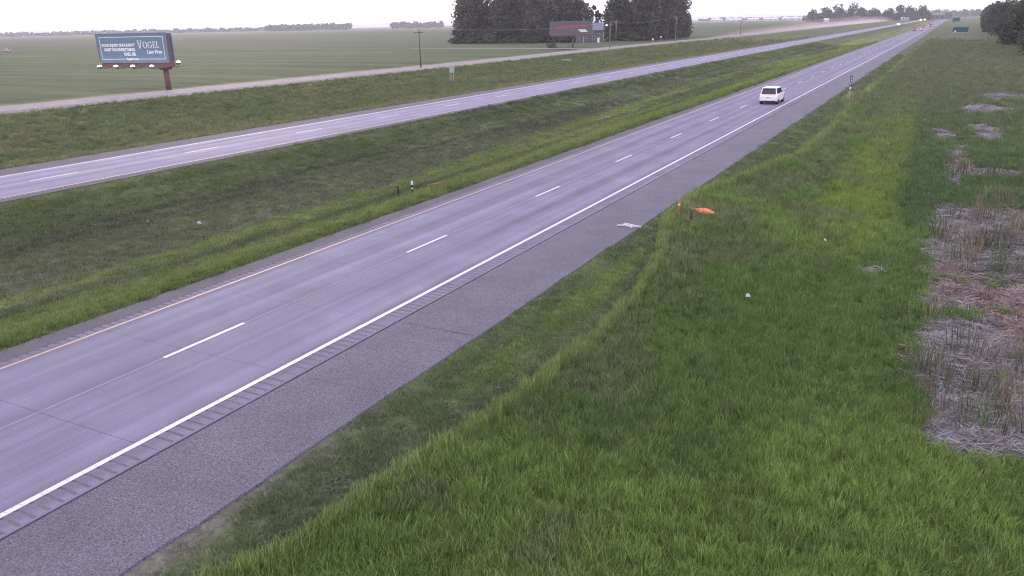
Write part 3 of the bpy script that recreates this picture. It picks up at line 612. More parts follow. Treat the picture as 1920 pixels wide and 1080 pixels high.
mass('shelterbelt_undergrowth', 'hazy lower foliage of the tree row left of the far highway', row(1472, 1676, 34, 1500, 10, 15, 46), 1.6, 56, M['leaf_far'], 120)
# ------------------------------------------------------------------ lettering
def text_mesh(s, size, depth=.01, align='LEFT', bold=0.0):
    cu = bpy.data.curves.new('lettering', 'FONT'); cu.body = s; cu.size = size; cu.extrude = depth; cu.align_x = align; cu.offset = bold; cu.resolution_u = 2
    o = bpy.data.objects.new('lettering', cu); C.objects.link(o); dg = bpy.context.evaluated_depsgraph_get(); dg.update()
    me = bpy.data.meshes.new_from_object(o.evaluated_get(dg)); C.objects.unlink(o); bpy.data.objects.remove(o); bpy.data.curves.remove(cu); return me
def lettering(s, size, x, y, z, mat_, parent, align='LEFT', bold=0.0, name='lettering', width=None):
    me = text_mesh(s, size, .012, align, bold); me.materials.clear(); o = link(name, me, mat_, parent)
    o.location = (x, y, z); o.rotation_euler = (math.pi / 2, 0, 0)
    if width:
        xs = [v.co.x for v in me.vertices]; o.scale = (width / (max(xs) - min(xs)), 1, 1)
    return o
SERIF = {  # simple roman capitals on a unit-high cell
 'V': (.92, [[(0, 1), (.36, 1), (.36, .95), (.26, .93), (.50, .25), (.70, .93), (.60, .95), (.60, 1), (.92, 1), (.92, .95), (.83, .93), (.50, -.02), (.43, -.02), (.10, .93), (0, .95)]]),
 'E': (.70, [[(0, 0), (.66, 0), (.70, .24), (.65, .24), (.58, .07), (.28, .06), (.28, .47), (.44, .47), (.47, .36), (.51, .36), (.51, .66), (.47, .66), (.44, .54), (.28, .54), (.28, .94), (.54, .93), (.60, .78), (.65, .78), (.63, 1), (0, 1), (0, .95), (.10, .93), (.10, .07), (0, .05)]]),
 'L': (.66, [[(0, 0), (.62, 0), (.66, .28), (.61, .28), (.53, .07), (.28, .06), (.28, .93), (.40, .95), (.40, 1), (0, 1), (0, .95), (.10, .93), (.10, .07), (0, .05)]]),
}
def ring(cx, cy, ro, ri, a0, a1, n=22, thin=.55):
    """letter bowl with thick sides and thin top and bottom, as quads"""
    qs = []
    for i in range(n):
        p = []
        for a in (a0 + (a1 - a0) * i / n, a0 + (a1 - a0) * (i + 1) / n):
            t_ = ro - (ro - ri) * (thin + (1 - thin) * abs(math.cos(a))) ; p.append(((cx + ro * .95 * math.cos(a), cy + ro * math.sin(a)), (cx + t_ * .95 * math.cos(a) * (ri / ro if False else 1), cy + t_ * math.sin(a))))
        qs.append([p[0][0], p[1][0], p[1][1], p[0][1]])
    return qs
SERIF['O'] = (1.0, ring(.5, .49, .52, .32, 0, 2 * math.pi, 26, .3))
SERIF['G'] = (1.0, ring(.5, .49, .52, .32, math.radians(38), math.radians(318), 22, .3) + [[(.74, .08), (.92, .12), (.92, .40), (1.0, .42), (1.0, .47), (.62, .47), (.62, .42), (.74, .40)], [(.86, .70), (.91, .70), (.91, .98), (.87, .98), (.83, .86)]])
def serif_word(word, h, x, y, z, mat_, parent, gap=.10, first=1.3):
    cx = 0
    for i, ch in enumerate(word):
        mb = MB()
        wd, polys = SERIF[ch]; s = h * (first if i == 0 else 1); dz = -(first - 1) * h * .35 if i == 0 else 0
        for p in polys: mb.poly([(cx + a * s * .92, 0, dz + c * s) for a, c in p])
        cx += wd * s * .92 + gap * h; o = mb.build('letter', mat_, parent); o.location = (x, y, z)

# ------------------------------------------------------------------ billboards
def lamp_arm(root, x, z, side, rod=1.0):
    """arm from the catwalk carrying a lit floodlight; side -1 front, +1 back"""
    mb = MB(); y0 = 0 if side < 0 else 1.5; yo = y0 + side * rod
    mb.tube([(x, y0 + side * .06, z), (x, yo, z - .05), (x, yo, z + .1)], .045, 6)
    a = mb.build('lamp_arm', M['steel_dark'], root)
    hd = MB().hexa([(x - .3, yo - .18, z + .02), (x + .3, yo - .18, z + .02), (x + .3, yo + .18, z + .02), (x - .3, yo + .18, z + .02)], [(x - .36, yo - .22, z + .3), (x + .36, yo - .22, z + .3), (x + .36, yo + .22, z + .3), (x - .36, yo + .22, z + .3)])
    hd.build('lamp_housing', M['steel_dark'], a)
    MB().tube([(x, yo, z + .28), (x, yo, z + .36), (x, yo, z + .47), (x, yo, z + .53)], [.30, .35, .27, .1], 12).build('lamp_lens', M['lamp'], a, True)
def billboard(loc, rz, label, X0, X1, z0, z1, zc, depth, pole_r, face_mat, lamps_f, lamps_b):
    root = empty('billboard', loc, rz); tag(root, label, 'billboard')
    MB().tube([(0, depth / 2, -.4), (0, depth / 2, zc)], pole_r, 18).build('pole', M['rust'], root, True)
    MB().hexa([(-.5, .15, zc - .35), (.5, .15, zc - .35), (.5, depth - .15, zc - .35), (-.5, depth - .15, zc - .35)], [(-1.0, .1, zc), (1.0, .1, zc), (1.0, depth - .1, zc), (-1.0, depth - .1, zc)]).build('pole_head', M['rust'], root)
    MB().box(X0 + .2, X1 - .1, .12, depth - .12, zc + .002, z0 - .06).build('skirt', M['rust'], root)
    for s, yy in ((-1, -.75), (1, depth + .1)):
        mb = MB().box(X0, X1, yy, yy + .65, zc + .02, zc + .09)
        for i in range(9):
            x = X0 + .2 + (X1 - X0 - .4) * i / 8; mb.box(x - .04, x + .04, yy, depth * (s > 0) * 0 + yy + .65, zc - .08, zc + .02)
        mb.build('catwalk', M['rust'], root)
    f = MB().box(X0, X1, 0, .12, z0, z1).build('face', face_mat, root)
    MB().box(X0, X1, depth - .12, depth, z0, z1).build('back_face', M['teal_edge'], root)
    fr = MB()
    fr.box(X0 - .12, X0 - .002, -.06, .16, z0 - .12, z1 + .12).box(X1 + .002, X1 + .12, -.06, .16, z0 - .12, z1 + .12).box(X0, X1, -.06, .16, z1 + .002, z1 + .12).box(X0, X1, -.06, .16, z0 - .12, z0 - .002)
    fr.build('trim', M['teal_edge'], root)
    en = MB()
    for i in range(3):
        for xx in (X0 + .3, X1 - .35): en.box(xx - .06, xx + .06, .2, depth - .16, z0 + .3 + i * (z1 - z0 - .6) / 2, z0 + .42 + i * (z1 - z0 - .6) / 2)
    for i in range(7):
        xx = X0 + .5 + i * (X1 - X0 - .9) / 6; en.box(xx - .07, xx + .07, .17, .35, z0 - .5, z1 - .05).box(xx - .07, xx + .07, depth - .35, depth - .17, z0 - .5, z1 - .05)
    en.box(X1 - .14, X1 - .06, .3, depth - .3, z0, z1 - .15)
    en.build('frame', M['steel_dark'], root)
    for x in lamps_f: lamp_arm(root, x, zc - .05, -1, 1.7)
    for x in lamps_b: lamp_arm(root, x, zc + .35, 1, 1.7)
    return root
X0, X1, z0, z1 = -13.1, 1.5, 4.62, 9.0
bb = billboard((-96.9, 91.9, tz(-96.4)), math.radians(6), 'teal law firm billboard on a rust brown pole beside the gravel road', X0, X1, z0, z1, 3.75, 1.5, .43, M['teal'], [-11.6, -8.0, -4.4, -.4], [.5])
# thin white keyline, broken at the web address
ky = -.012; a_, b_ = X0 + .55, X1 - .45; zt_, zb_ = z1 - .42, z0 + .42
kl = MB()
for (xa, xb, za2, zb2) in ((a_, b_, zt_ - .09, zt_), (a_, -7.3, zb_, zb_ + .09), (-4.5, b_, zb_, zb_ + .09)): kl.box(xa, xb, ky, -.002, za2, zb2)
kl.box(a_, a_ + .10, ky, -.002, zb_ + .092, zt_ - .092).box(b_ - .10, b_, ky, -.002, zb_ + .092, zt_ - .092)
kl.build('keyline', M['white_print'], bb)
lettering("YOUR INJURY SHOULDN'T", .60, -5.0, -.02, z0 + 2.45, M['white_print'], bb, 'RIGHT', .03, width=7.3)
lettering("COST YOU EVERYTHING.", .60, -5.0, -.02, z0 + 1.75, M['white_print'], bb, 'RIGHT', .04, width=6.8)
lettering("CALL US.", .66, -5.0, -.02, z0 + 1.03, M['white_print'], bb, 'RIGHT', .045, width=2.6)
lettering("VogelLaw.com", .46, -4.6, -.02, zb_ - .08, M['white_print'], bb, 'RIGHT', .03, width=2.6)
serif_word('VOGEL', 1.0, -4.5, -.02, z0 + 2.15, M['white_print'], bb)
lettering("Law Firm", .80, -2.55, -.02, z0 + 1.3, M['white_print'], bb, 'LEFT', .025, width=3.0)

X0b, X1b = -8.6, 7.2
b2 = billboard((-111.5, 290, tz(-111.5)), math.radians(27), 'charcoal billboard with red lettering before the dark windbreak', X0b, X1b, 4.9, 9.3, 4.1, 1.4, .36, M['dark_vinyl'], [], [])
lettering("ADVERTISE TODAY", 1.9, -.5, -.02, 6.75, M['red_print'], b2, 'CENTER', .03, width=12.6)
MB().box(2.0, 4.8, -.03, -.004, 6.0, 6.45).build('logo_bar', M['white_print'], b2); MB().box(2.7, 5.4, -.028, -.005, 5.5, 5.95).build('logo_bar', M['white_print'], b2)

# ------------------------------------------------------------------ utility poles and wires
def utility_pole(loc, h, label, arm=2.4, rz=0.0, m='wood_pale', ins=True):
    root = empty('utility_pole', loc, rz); tag(root, label, 'utility pole', 'utility poles along the gravel road')
    MB().tube([(0, 0, -.5), (0, 0, h)], [.17, .11], 9).build('pole', M[m], root, True)
    MB().box(-arm / 2, arm / 2, -.19, -.12, h - .75, h - .6).build('crossarm', M[m], root)
    for s in (-arm / 2 + .12, 0.0, arm / 2 - .12):
        zz = h if s == 0 else h - .6
        MB().tube([(s, -.15 if s else 0, zz), (s, -.15 if s else 0, zz + .1), (s, -.15 if s else 0, zz + .22)], [.03, .07, .045], 8).build('insulator', M['galv'], root)
    return root
poles = [((-88.9, 154, 0.0), 8.2, 'utility pole standing alone by the gravel road right of the billboard', 'wood'), ((-89.6, 271.6, 0.0), 8.5, 'utility pole at the near edge of the gravel road beside the farmyard', 'wood_pale'),
         ((-91.4, 354.5, 0.0), 10.4, 'tall crossarm pole in front of the right windbreak clump', 'wood_pale'), ((-91.3, 478, 0.0), 8.0, 'dark utility pole in the open field right of the windbreak', 'wood')]
for loc, h, lb, m in poles: utility_pole(loc, h, lb, m=m)
utility_pole((-111.4, 335, -.1), 9.6, 'pale pole joined by its crossarm just right of the yard lamp', 3.6, .3)
wl_ = ['overhead wire from the lone pole to the farmyard pole', 'overhead wire from the farmyard pole to the tall crossarm pole', 'overhead wire from the tall crossarm pole to the field pole']
for i in range(3):
    (xa, ya, _), ha = poles[i][0], poles[i][1]; (xb, yb, _), hb = poles[i + 1][0], poles[i + 1][1]
    pts = [(xa + (xb - xa) * k / 12, ya + (yb - ya) * k / 12, ha + .2 + (hb - ha) * k / 12 - 1.2 * (1 - (2 * k / 12 - 1) ** 2)) for k in range(13)]
    tag(MB().tube(pts, .018, 5).build('overhead_wire', M['galv'], None), wl_[i], 'wire', 'overhead wires along the gravel road')

# ------------------------------------------------------------------ farmyard
h_ = empty('farmhouse', (-131.5, 356, 0), math.radians(20)); tag(h_, 'grey farmhouse with a low wing in the gap of the windbreak', 'house')
def gable(parent, x0, x1, y0, y1, ze, zr, wall, roof, along='y', ov=.4):
    mb = MB().box(x0, x1, y0, y1, -.2, ze); xm = (x0 + x1) / 2
    if along == 'y':
        for yy in (y0, y1): mb.poly([(x0, yy, ze), (x1, yy, ze), (xm, yy, zr)])
        a = (x0 - ov, x1 + ov); sl = (zr - ze) / ((x1 - x0) / 2); zo = ze - ov * sl
        rf = MB().hexa([(a[0], y0 - ov, zo + .02), (xm, y0 - ov, zr + .02), (xm, y1 + ov, zr + .02), (a[0], y1 + ov, zo + .02)], [(a[0], y0 - ov, zo + .2), (xm, y0 - ov, zr + .2), (xm, y1 + ov, zr + .2), (a[0], y1 + ov, zo + .2)])
        rf.hexa([(xm + .003, y0 - ov, zr + .02), (a[1], y0 - ov, zo + .02), (a[1], y1 + ov, zo + .02), (xm + .003, y1 + ov, zr + .02)], [(xm + .003, y0 - ov, zr + .2), (a[1], y0 - ov, zo + .2), (a[1], y1 + ov, zo + .2), (xm + .003, y1 + ov, zr + .2)])
    else:
        ym = (y0 + y1) / 2
        for xx in (x0, x1): mb.poly([(xx, y0, ze), (xx, y1, ze), (xx, ym, zr)])
        sl = (zr - ze) / ((y1 - y0) / 2); zo = ze - ov * sl
        rf = MB().hexa([(x0 - ov, y0 - ov, zo + .02), (x1 + ov, y0 - ov, zo + .02), (x1 + ov, ym, zr + .02), (x0 - ov, ym, zr + .02)], [(x0 - ov, y0 - ov, zo + .2), (x1 + ov, y0 - ov, zo + .2), (x1 + ov, ym, zr + .2), (x0 - ov, ym, zr + .2)])
        rf.hexa([(x0 - ov, ym + .003, zr + .02), (x1 + ov, ym + .003, zr + .02), (x1 + ov, y1 + ov, zo + .02), (x0 - ov, y1 + ov, zo + .02)], [(x0 - ov, ym + .003, zr + .2), (x1 + ov, ym + .003, zr + .2), (x1 + ov, y1 + ov, zo + .2), (x0 - ov, y1 + ov, zo + .2)])
    mb.build('wall', wall, parent); return rf.build('roof', roof, parent)
gable(h_, 0, 5.4, -2, 6, 5.5, 8.4, M['siding'], M['shingle'], 'x')
gable(h_, -7.0, -.003, -1.5, 4.5, 3.0, 4.4, M['siding'], M['shingle'], 'x', .25)
for (x, z, ww, hh, yy) in ((-5.4, 1.7, .9, 1.1, -1.5), (-1.6, 1.7, .9, 1.1, -1.5), (1.4, 1.5, 1.0, 1.4, -2), (3.7, 3.8, .9, 1.3, -2)):
    wn = MB().box(x - ww / 2, x + ww / 2, yy - .05, yy - .003, z, z + hh).build('window', M['white_print'], h_)
    MB().box(x - ww / 2 + .08, x + ww / 2 - .08, yy - .07, yy - .053, z + .08, z + hh - .08).build('pane', M['glass'], wn)
MB().box(3.0, 4.0, -2.06, -2.003, -.1, 2.1).build('door', M['white_print'], h_)
fp = empty('flagpole', (-129.5, 343, 0)); tag(fp, 'white pole standing in the sky gap beside the farmhouse', 'pole')
MB().tube([(0, 0, -.3), (0, 0, 10.6)], [.16, .08], 8).build('shaft', M['sign_white'], fp, True); MB().tube([(0, 0, 10.6), (0, 0, 10.72), (0, 0, 10.84)], [.05, .14, .03], 8).build('finial', M['galv'], fp, True)
yl = empty('yard_lamp', (-122.2, 350, 0)); tag(yl, 'lit yard lamp on a pole right of the farmhouse', 'lamp post')
MB().tube([(0, 0, -.3), (0, 0, 7.2), (.3, -.2, 7.6), (.9, -.6, 7.7)], [.13, .1, .05, .05], 8).build('pole', M['wood'], yl, True)
MB().tube([(.9, -.6, 7.62), (.9, -.6, 7.85)], [.42, .2], 10).build('hood', M['galv'], yl); MB().tube([(.9, -.6, 7.60), (.9, -.6, 7.4), (.9, -.6, 7.25)], [.36, .34, .12], 10).build('globe', M['lamp'], yl, True)

# ------------------------------------------------------------------ roadside signs and posts
def back_sign(loc, label):
    root = empty('road_sign', loc, math.radians(8)); tag(root, label, 'road sign')
    for s in (-.28, .28): MB().box(s - .05, s + .05, -.04, .04, -.4, 2.9).build('post', M['galv'], root)
    MB().box(-.5, .5, -.075, -.043, 1.7, 2.8).build('panel', M['galv'], root, bevel=.01)
    MB().box(-.42, .42, -.041, -.0405, 2.2, 2.3).build('brace', M['galv'], root)
back_sign((-65.8, 130, tz(-65.8)), 'small grey sign seen from behind in the grass before the gravel road')
for i, (x, y, lb) in enumerate(((-103.5, 372, 'small pale marker sign by the trees left of the crossarm pole'), (-93.5, 330, 'small white marker sign beside the farmyard entrance'))):
    rs_ = empty('marker_sign', (x, y, 0)); tag(rs_, lb, 'road sign'); MB().box(-.05, .05, -.04, .04, -.3, 1.9).build('post', M['galv'], rs_); MB().box(-.35, .35, -.07, -.043, 1.3, 2.1).build('panel', M['sign_white'], rs_)
mm_ = empty('mile_marker', (5.6, 101.2, tz(5.6)), math.radians(-6)); mm_.scale = (.85, .85, .88); tag(mm_, 'narrow green mile marker at the edge of the mown strip', 'road sign')
MB().box(-.035, .035, -.03, .03, -.4, 3.3).build('post', M['galv'], mm_)
MB().box(-.15, .15, -.055, -.033, 1.95, 3.25).build('panel', M['sign_green'], mm_)
for k, chh in enumerate('136'):
    lettering(chh, .36, 0, -.062, 2.85 - k * .36, M['sign_white'], mm_, 'CENTER', .006)
MB().tube([(0, -.04, 1.7), (0, -.075, 1.7)], .13, 14).build('reflector', M['sign_white'], mm_)
def guide_sign(x0, x1, y, zb, zt, label, marks):
    root = empty('guide_sign', ((x0 + x1) / 2, y, tz((x0 + x1) / 2))); tag(root, label, 'road sign'); base = root.location.z; w2 = (x1 - x0) / 2; zb -= base; zt -= base
    for s in (-w2 * .6, w2 * .6): MB().box(s - .07, s + .07, .0, .15, -.4, zt - .05).build('post', M['rust'], root)
    MB().box(-w2, w2, -.06, -.003, zb, zt).build('panel', M['sign_green'], root)
    e = .09; MB().box(-w2 + .1, w2 - .1, -.07, -.063, zt - .1 - e, zt - .1).box(-w2 + .1, w2 - .1, -.07, -.063, zb + .1, zb + .1 + e).box(-w2 + .1, -w2 + .1 + e, -.07, -.063, zb + .1 + e + .002, zt - .1 - e - .002).box(w2 - .1 - e, w2 - .1, -.07, -.063, zb + .1 + e + .002, zt - .1 - e - .002).build('border', M['sign_white'], root)
    if marks: MB().poly([(-w2 + .9, -.072, zb + .3), (-w2 + 1.5, -.072, zb + .3), (-w2 + 1.55, -.072, zb + .8), (-w2 + 1.2, -.072, zb + .95), (-w2 + .85, -.072, zb + .8)]).build('shield', M['sign_white'], root)
guide_sign(14.2, 20.2, 372, 1.8, 4.2, 'wide green guide sign in the grass before the roadside wood', True)
guide_sign(12.0, 18.0, 830, 2.2, 6.0, 'distant green guide sign near the vanishing point of the road', False)
# delineator stubs in the median and on the verge
def stub(name, loc, h, label, m, bands=None, lean=0.0, r=.05):
    root = empty(name, loc, 0); root.rotation_euler = (lean, lean * .5, 0.2); tag(root, label, 'post')
    MB().tube([(0, 0, -.25), (0, 0, h * .97), (0, 0, h)], [r, r, r * .6], 10).build('post', M[m], root, True)
    MB().tube([(0, 0, h * .02), (0, 0, h * .08)], r * 1.7, 10).build('base', M[m], root)
    for (za2, zb2, bm) in bands or []: MB().tube([(0, 0, h * za2), (0, 0, h * zb2)], r * 1.08, 10).build('band', M[bm], root)
stub('stub_post', (-13.2, 39.0, tz(-13.2)), .62, 'short black post in the median grass', 'black', r=.055)
stub('delineator_post', (-12.3, 39.2, tz(-12.3)), .80, 'banded white, black and orange post in the median grass', 'orange_post', [(.72, 1.0, 'sign_white'), (.52, .71, 'black'), (.40, .50, 'sign_white'), (.12, .36, 'black')], .06, .06)
stub('delineator_post', (4.55, 37.6, tz(4.55)), .75, 'faded orange post at the shoulder edge near the fallen orange sign', 'orange_post', [(.75, .85, 'sign_white'), (.10, .22, 'sign_white')], -.05, .05)
stub('stub_post', (5.35, 36.9, tz(5.35)), .62, 'short black post in the tall grass below the fallen orange sign', 'black', r=.05)
# fallen orange roll-up sign sagging in the grass
mb = MB(); rim_ = [(-.85, .0, .60), (-.35, .10, .58), (.25, .16, .60), (.55, .10, .47), (.82, .0, .30), (.42, -.14, .24), (.22, -.20, .17), (-.02, -.16, .22), (-.45, -.08, .40)]
cen = [(-.30, .03, .53), (.12, .0, .40), (.36, -.02, .44)]; mb.v = rim_ + cen
mb.f = [(0, 9, 1), (1, 9, 10, 2), (2, 10, 11), (2, 11, 3), (3, 11, 4), (4, 11, 5), (5, 11, 10, 6), (6, 10, 7), (7, 10, 9, 8), (8, 9, 0)]
rs_ = empty('fallen_sign', (5.35, 38.9, tz(5.45) - .04), math.radians(6)); rs_.scale = (.8, .8, .62); tag(rs_, 'bright orange fabric roadwork sign fallen over in the grass', 'road sign')
cl = mb.build('cloth', M['orange'], rs_); sdm = cl.modifiers.new('thick', 'SOLIDIFY'); sdm.thickness = .02
MB().tube([(-.86, .02, .57), (.1, .03, .37), (.84, .02, .27)], .022, 6).build('rib', M['black'], rs_); MB().tube([(.22, -.19, .14), (.25, .18, .58)], .022, 6).build('rib', M['black'], rs_)
MB().tube([(0.0, .1, -.2), (0, .1, .42)], .03, 6).build('stand', M['galv'], rs_)
# orange scrap in the median
mb = MB(); mb.poly([(-.5, -.1, .12), (-.1, -.16, .2), (.35, -.05, .3), (.5, .12, .34), (.1, .1, .22), (-.3, .06, .14)])
ob = tag(mb.build('orange_scrap', M['orange']), 'small torn orange scrap lying in the median grass by the banded post', 'debris'); ob.location = (-12.2, 41.6, tz(-12.2)); ob.modifiers.new('thick', 'SOLIDIFY').thickness = .02
# broken pale trim on the shoulder
db = empty('broken_trim', (3.15, 34.0, 0), math.radians(-8)); tag(db, 'broken white plastic trim lying on the asphalt shoulder', 'debris')
MB().hexa([(-.32, .30, .0), (.62, .16, .0), (.64, .26, .0), (-.30, .40, .0)], [(-.32, .32, .07), (.62, .18, .05), (.63, .25, .05), (-.30, .39, .07)]).build('strip', M['litter'], db)
mb = MB()
for i in range(9):
    a, c = -.42 + i * .085, -.42 + (i + 1) * .085; f_ = lambda q: -.12 + .16 * math.sin((q + .42) * 4.2)
    mb.hexa([(a, f_(a), .0), (c, f_(c), .0), (c, f_(c) + .09, .0), (a, f_(a) + .09, .0)], [(a, f_(a) + .01, .06), (c, f_(c) + .01, .06), (c, f_(c) + .08, .06), (a, f_(a) + .08, .06)])
mb.build('curved_strip', M['litter'], db)
MB().hexa([(-.25, .10, .0), (.42, .08, .0), (.45, .16, .0), (-.2, .24, .0)], [(-.24, .12, .05), (.40, .1, .04), (.42, .15, .04), (-.18, .22, .05)]).build('shard', M['litter'], db)
def litter(x, y, s, label, z=None, seed=0):
    r = random.Random(seed); mb = MB(); n = 7; ringp = [(math.cos(6.283 * k / n) * s * r.uniform(.6, 1.1), math.sin(6.283 * k / n) * s * .7 * r.uniform(.6, 1.1)) for k in range(n)]
    mb.hexa([(a, b2_, 0) for a, b2_ in ringp], [(a * .7 + s * .1, b2_ * .7, s * r.uniform(.5, .9)) for a, b2_ in ringp])
    o = tag(mb.build('litter', M['litter'], bevel=s * .1), label, 'litter', 'scattered white litter'); o.location = (x, y, tz(x) + .02 if z is None else z); o.rotation_euler = (r.uniform(-.3, .3), r.uniform(-.3, .3), r.uniform(0, 6))
litter(9.9, 28.4, .15, 'crumpled white litter in the tall grass, nearest to the camera', tz(9.9) + .34, 1)
litter(11.3, 38.2, .11, 'small white litter in the tall grass toward the reeds', tz(11.3) + .34, 2)
litter(-20.3, 30.1, .17, 'largest white litter piece in the bottom of the median', None, 3)
litter(-22.9, 28.8, .10, 'small white litter left of the largest piece in the median', None, 4)
litter(-18.1, 28.1, .08, 'tiny white litter below the largest piece in the median', None, 5)
litter(-3.2, 55.5, .09, 'small white scrap lying on the carriageway', .006, 6)
litter(-30.0, 391, .5, 'white object in the far median near the opposite carriageway', None, 7)
litter(-85.0, 116, .22, 'white litter at the edge of the gravel road', None, 8)
# dirt mound in the verge and brush pile by the driveway
mb = MB(); nn = 14
for rr, zz in ((2.2, 0), (1.6, .35), (.8, .6)):
    for k in range(nn): mb.v.append((rr * math.cos(6.283 * k / nn) * random.uniform(.85, 1.15), rr * .8 * math.sin(6.283 * k / nn), zz + random.uniform(-.05, .05)))
for q in range(2):
    for k in range(nn): k2 = (k + 1) % nn; mb.f.append((q * nn + k, q * nn + k2, (q + 1) * nn + k2, (q + 1) * nn + k))
mb.f.append(tuple(2 * nn + k for k in range(nn)))
o = tag(mb.build('dirt_mound', mat('pale_dirt', (.17, .16, .11), .9), None, True), 'pale dirt mound in the grass before the gravel road', 'mound'); o.location = (-74, 200, tz(-74) - .05)
make_tree('brush_pile', 'low dark brush beside the driveway under the red lettered billboard', 'bush', (-118, 285, -.1), 1.3, 2.4, 500, .25, 170, M['leaf_big'], 0, lobes=6, trunk=False)

# ------------------------------------------------------------------ vehicles
def wheel_meshes():
    ty = MB(); n = 20
    prof = [(-.11, .22), (-.11, .31), (-.08, .335), (.08, .335), (.11, .31), (.11, .22)]
    for k in range(n):
        for (xx, rr) in prof: ty.v.append((xx, rr * math.cos(6.283 * k / n), rr * math.sin(6.283 * k / n)))
    m_ = len(prof)
    for k in range(n):
        k2 = (k + 1) % n
        for j in range(m_): j2 = (j + 1) % m_; ty.f.append((k * m_ + j, k2 * m_ + j, k2 * m_ + j2, k * m_ + j2))
    rm = MB().tube([(-.07, 0, 0), (.07, 0, 0)], .225, 16)
    for k in range(5):
        a = 6.283 * k / 5; rm.box(.071, .085, -.03, .03, -.03, .03); rm.hexa([(.071, math.cos(a) * .05 - .03 * math.sin(a), math.sin(a) * .05 + .03 * math.cos(a)), (.071, math.cos(a) * .05 + .03 * math.sin(a), math.sin(a) * .05 - .03 * math.cos(a)), (.071, math.cos(a) * .2 + .03 * math.sin(a), math.sin(a) * .2 - .03 * math.cos(a)), (.071, math.cos(a) * .2 - .03 * math.sin(a), math.sin(a) * .2 + .03 * math.cos(a))], [(.09, math.cos(a) * .05 - .03 * math.sin(a), math.sin(a) * .05 + .03 * math.cos(a)), (.09, math.cos(a) * .05 + .03 * math.sin(a), math.sin(a) * .05 - .03 * math.cos(a)), (.09, math.cos(a) * .2 + .03 * math.sin(a), math.sin(a) * .2 - .03 * math.cos(a)), (.09, math.cos(a) * .2 - .03 * math.sin(a), math.sin(a) * .2 + .03 * math.cos(a))])
    a = ty.mesh('tyre'); a.materials.append(M['rubber']); b2_ = rm.mesh('rim'); b2_.materials.append(M['rim']); return a, b2_
TYRE, RIM = wheel_meshes()
def vehicle(name, loc, rz, label, cat, paint, van=True, tail='tail', group=None, head=False, Lg=None):
    """front is +Y, rear bumper at y = 0"""
    root = empty(name, loc, rz); tag(root, label, cat, group)
    Lg = Lg or (4.95 if van else 4.6); W = .96 if van else .9; belt = 1.02 if van else .93; H = 1.76 if van else 1.44; S = []
    hood = .98 if van else .86
    #          y,   z low, z belt, half width low, half width belt
    S = [(0.0, .42, .78, W * .86, W * .84), (.07, .36, belt - .05, W * .95, W * .93), (.35, .27, belt, W, W * .985), (Lg * .5, .25, belt, W, W), (Lg - 1.35, .25, belt - .02, W, W * .98), (Lg - .9, .26, hood, W, W * .95), (Lg - .2, .30, hood - .14, W * .93, W * .86), (Lg, .38, hood - .3, W * .78, W * .74)]
    mb = MB(); npt = 8
    for (y, zl, zb, wl2, wb) in S:
        zm = zl + (zb - zl) * .45
        mb.v += [(-wl2 * .92, y, zl), (-wl2 * 1.0, y, zl + .10), (-max(wl2, wb) * 1.015, y, zm), (-wb, y, zb), (wb, y, zb), (max(wl2, wb) * 1.015, y, zm), (wl2, y, zl + .10), (wl2 * .92, y, zl)]
    for i in range(len(S) - 1):
        for j in range(npt): j2 = (j + 1) % npt; A = i * npt; B = A + npt; mb.f.append((A + j, B + j, B + j2, A + j2))
    mb.f.append(tuple(range(npt))); mb.f.append(tuple(reversed([len(mb.v) - npt + j for j in range(npt)])))
    mb.build('body', paint, root, bevel=.04)
    # cabin
    yb0, yb1 = (.14, Lg - 1.15) if van else (.75, Lg - 1.25); yt0, yt1 = (.42, Lg - 2.15) if van else (1.45, Lg - 2.1); wb, wt = W * .955, W * .77
    bot = [(-wb, yb0, belt - .02), (wb, yb0, belt - .02), (wb, yb1, belt - .02), (-wb, yb1, belt - .02)]; top = [(-wt, yt0, H), (wt, yt0, H), (wt, yt1, H), (-wt, yt1, H)]
    MB().hexa(bot, top).build('cabin', paint, root, bevel=.06)
    bv = [Vector(q) for q in bot]; tv = [Vector(q) for q in top]
    def pane(nm, b0, b1, t0, t1, u0, u1, v0, v1, off):
        f_ = lambda u, v: (b0 * (1 - u) + b1 * u) * (1 - v) + (t0 * (1 - u) + t1 * u) * v
        nrm = (b1 - b0).cross(t0 - b0).normalized() * off
        q = [f_(u0, v0), f_(u1, v0), f_(u1, v1), f_(u0, v1)]
        return MB().hexa([tuple(a - nrm * .5) for a in q], [tuple(a + nrm) for a in q]).build(nm, M['glass'], root)
    pane('rear_window', bv[0], bv[1], tv[0], tv[1], .07, .93, .10, .88, .012)
    pane('windscreen', bv[2], bv[3], tv[2], tv[3], .07, .93, .10, .9, .012)
    ws = ((.05, .30), (.33, .60), (.63, .90)) if van else ((.10, .48), (.52, .90))
    for u0, u1 in ws:
        pane('side_window', bv[1], bv[2], tv[1], tv[2], u0, u1, .16, .86, .012); pane('side_window', bv[3], bv[0], tv[3], tv[0], 1 - u1, 1 - u0, .16, .86, .012)
    if van:
        MB().hexa([(-wt * .96, yt0 - .26, H - .05), (wt * .96, yt0 - .26, H - .05), (wt * .96, yt0 + .10, H + .0), (-wt * .96, yt0 + .10, H + .0)], [(-wt * .96, yt0 - .26, H - .01), (wt * .96, yt0 - .26, H - .01), (wt * .96, yt0 + .10, H + .035), (-wt * .96, yt0 + .10, H + .035)]).build('spoiler', paint, root)
        for s in (-1, 1): MB().tube([(s * (wt - .08), yt0 + .35, H + .05), (s * (wt - .08), yt1 - .2, H + .05)], .022, 6).build('roof_rail', M['galv'], root)
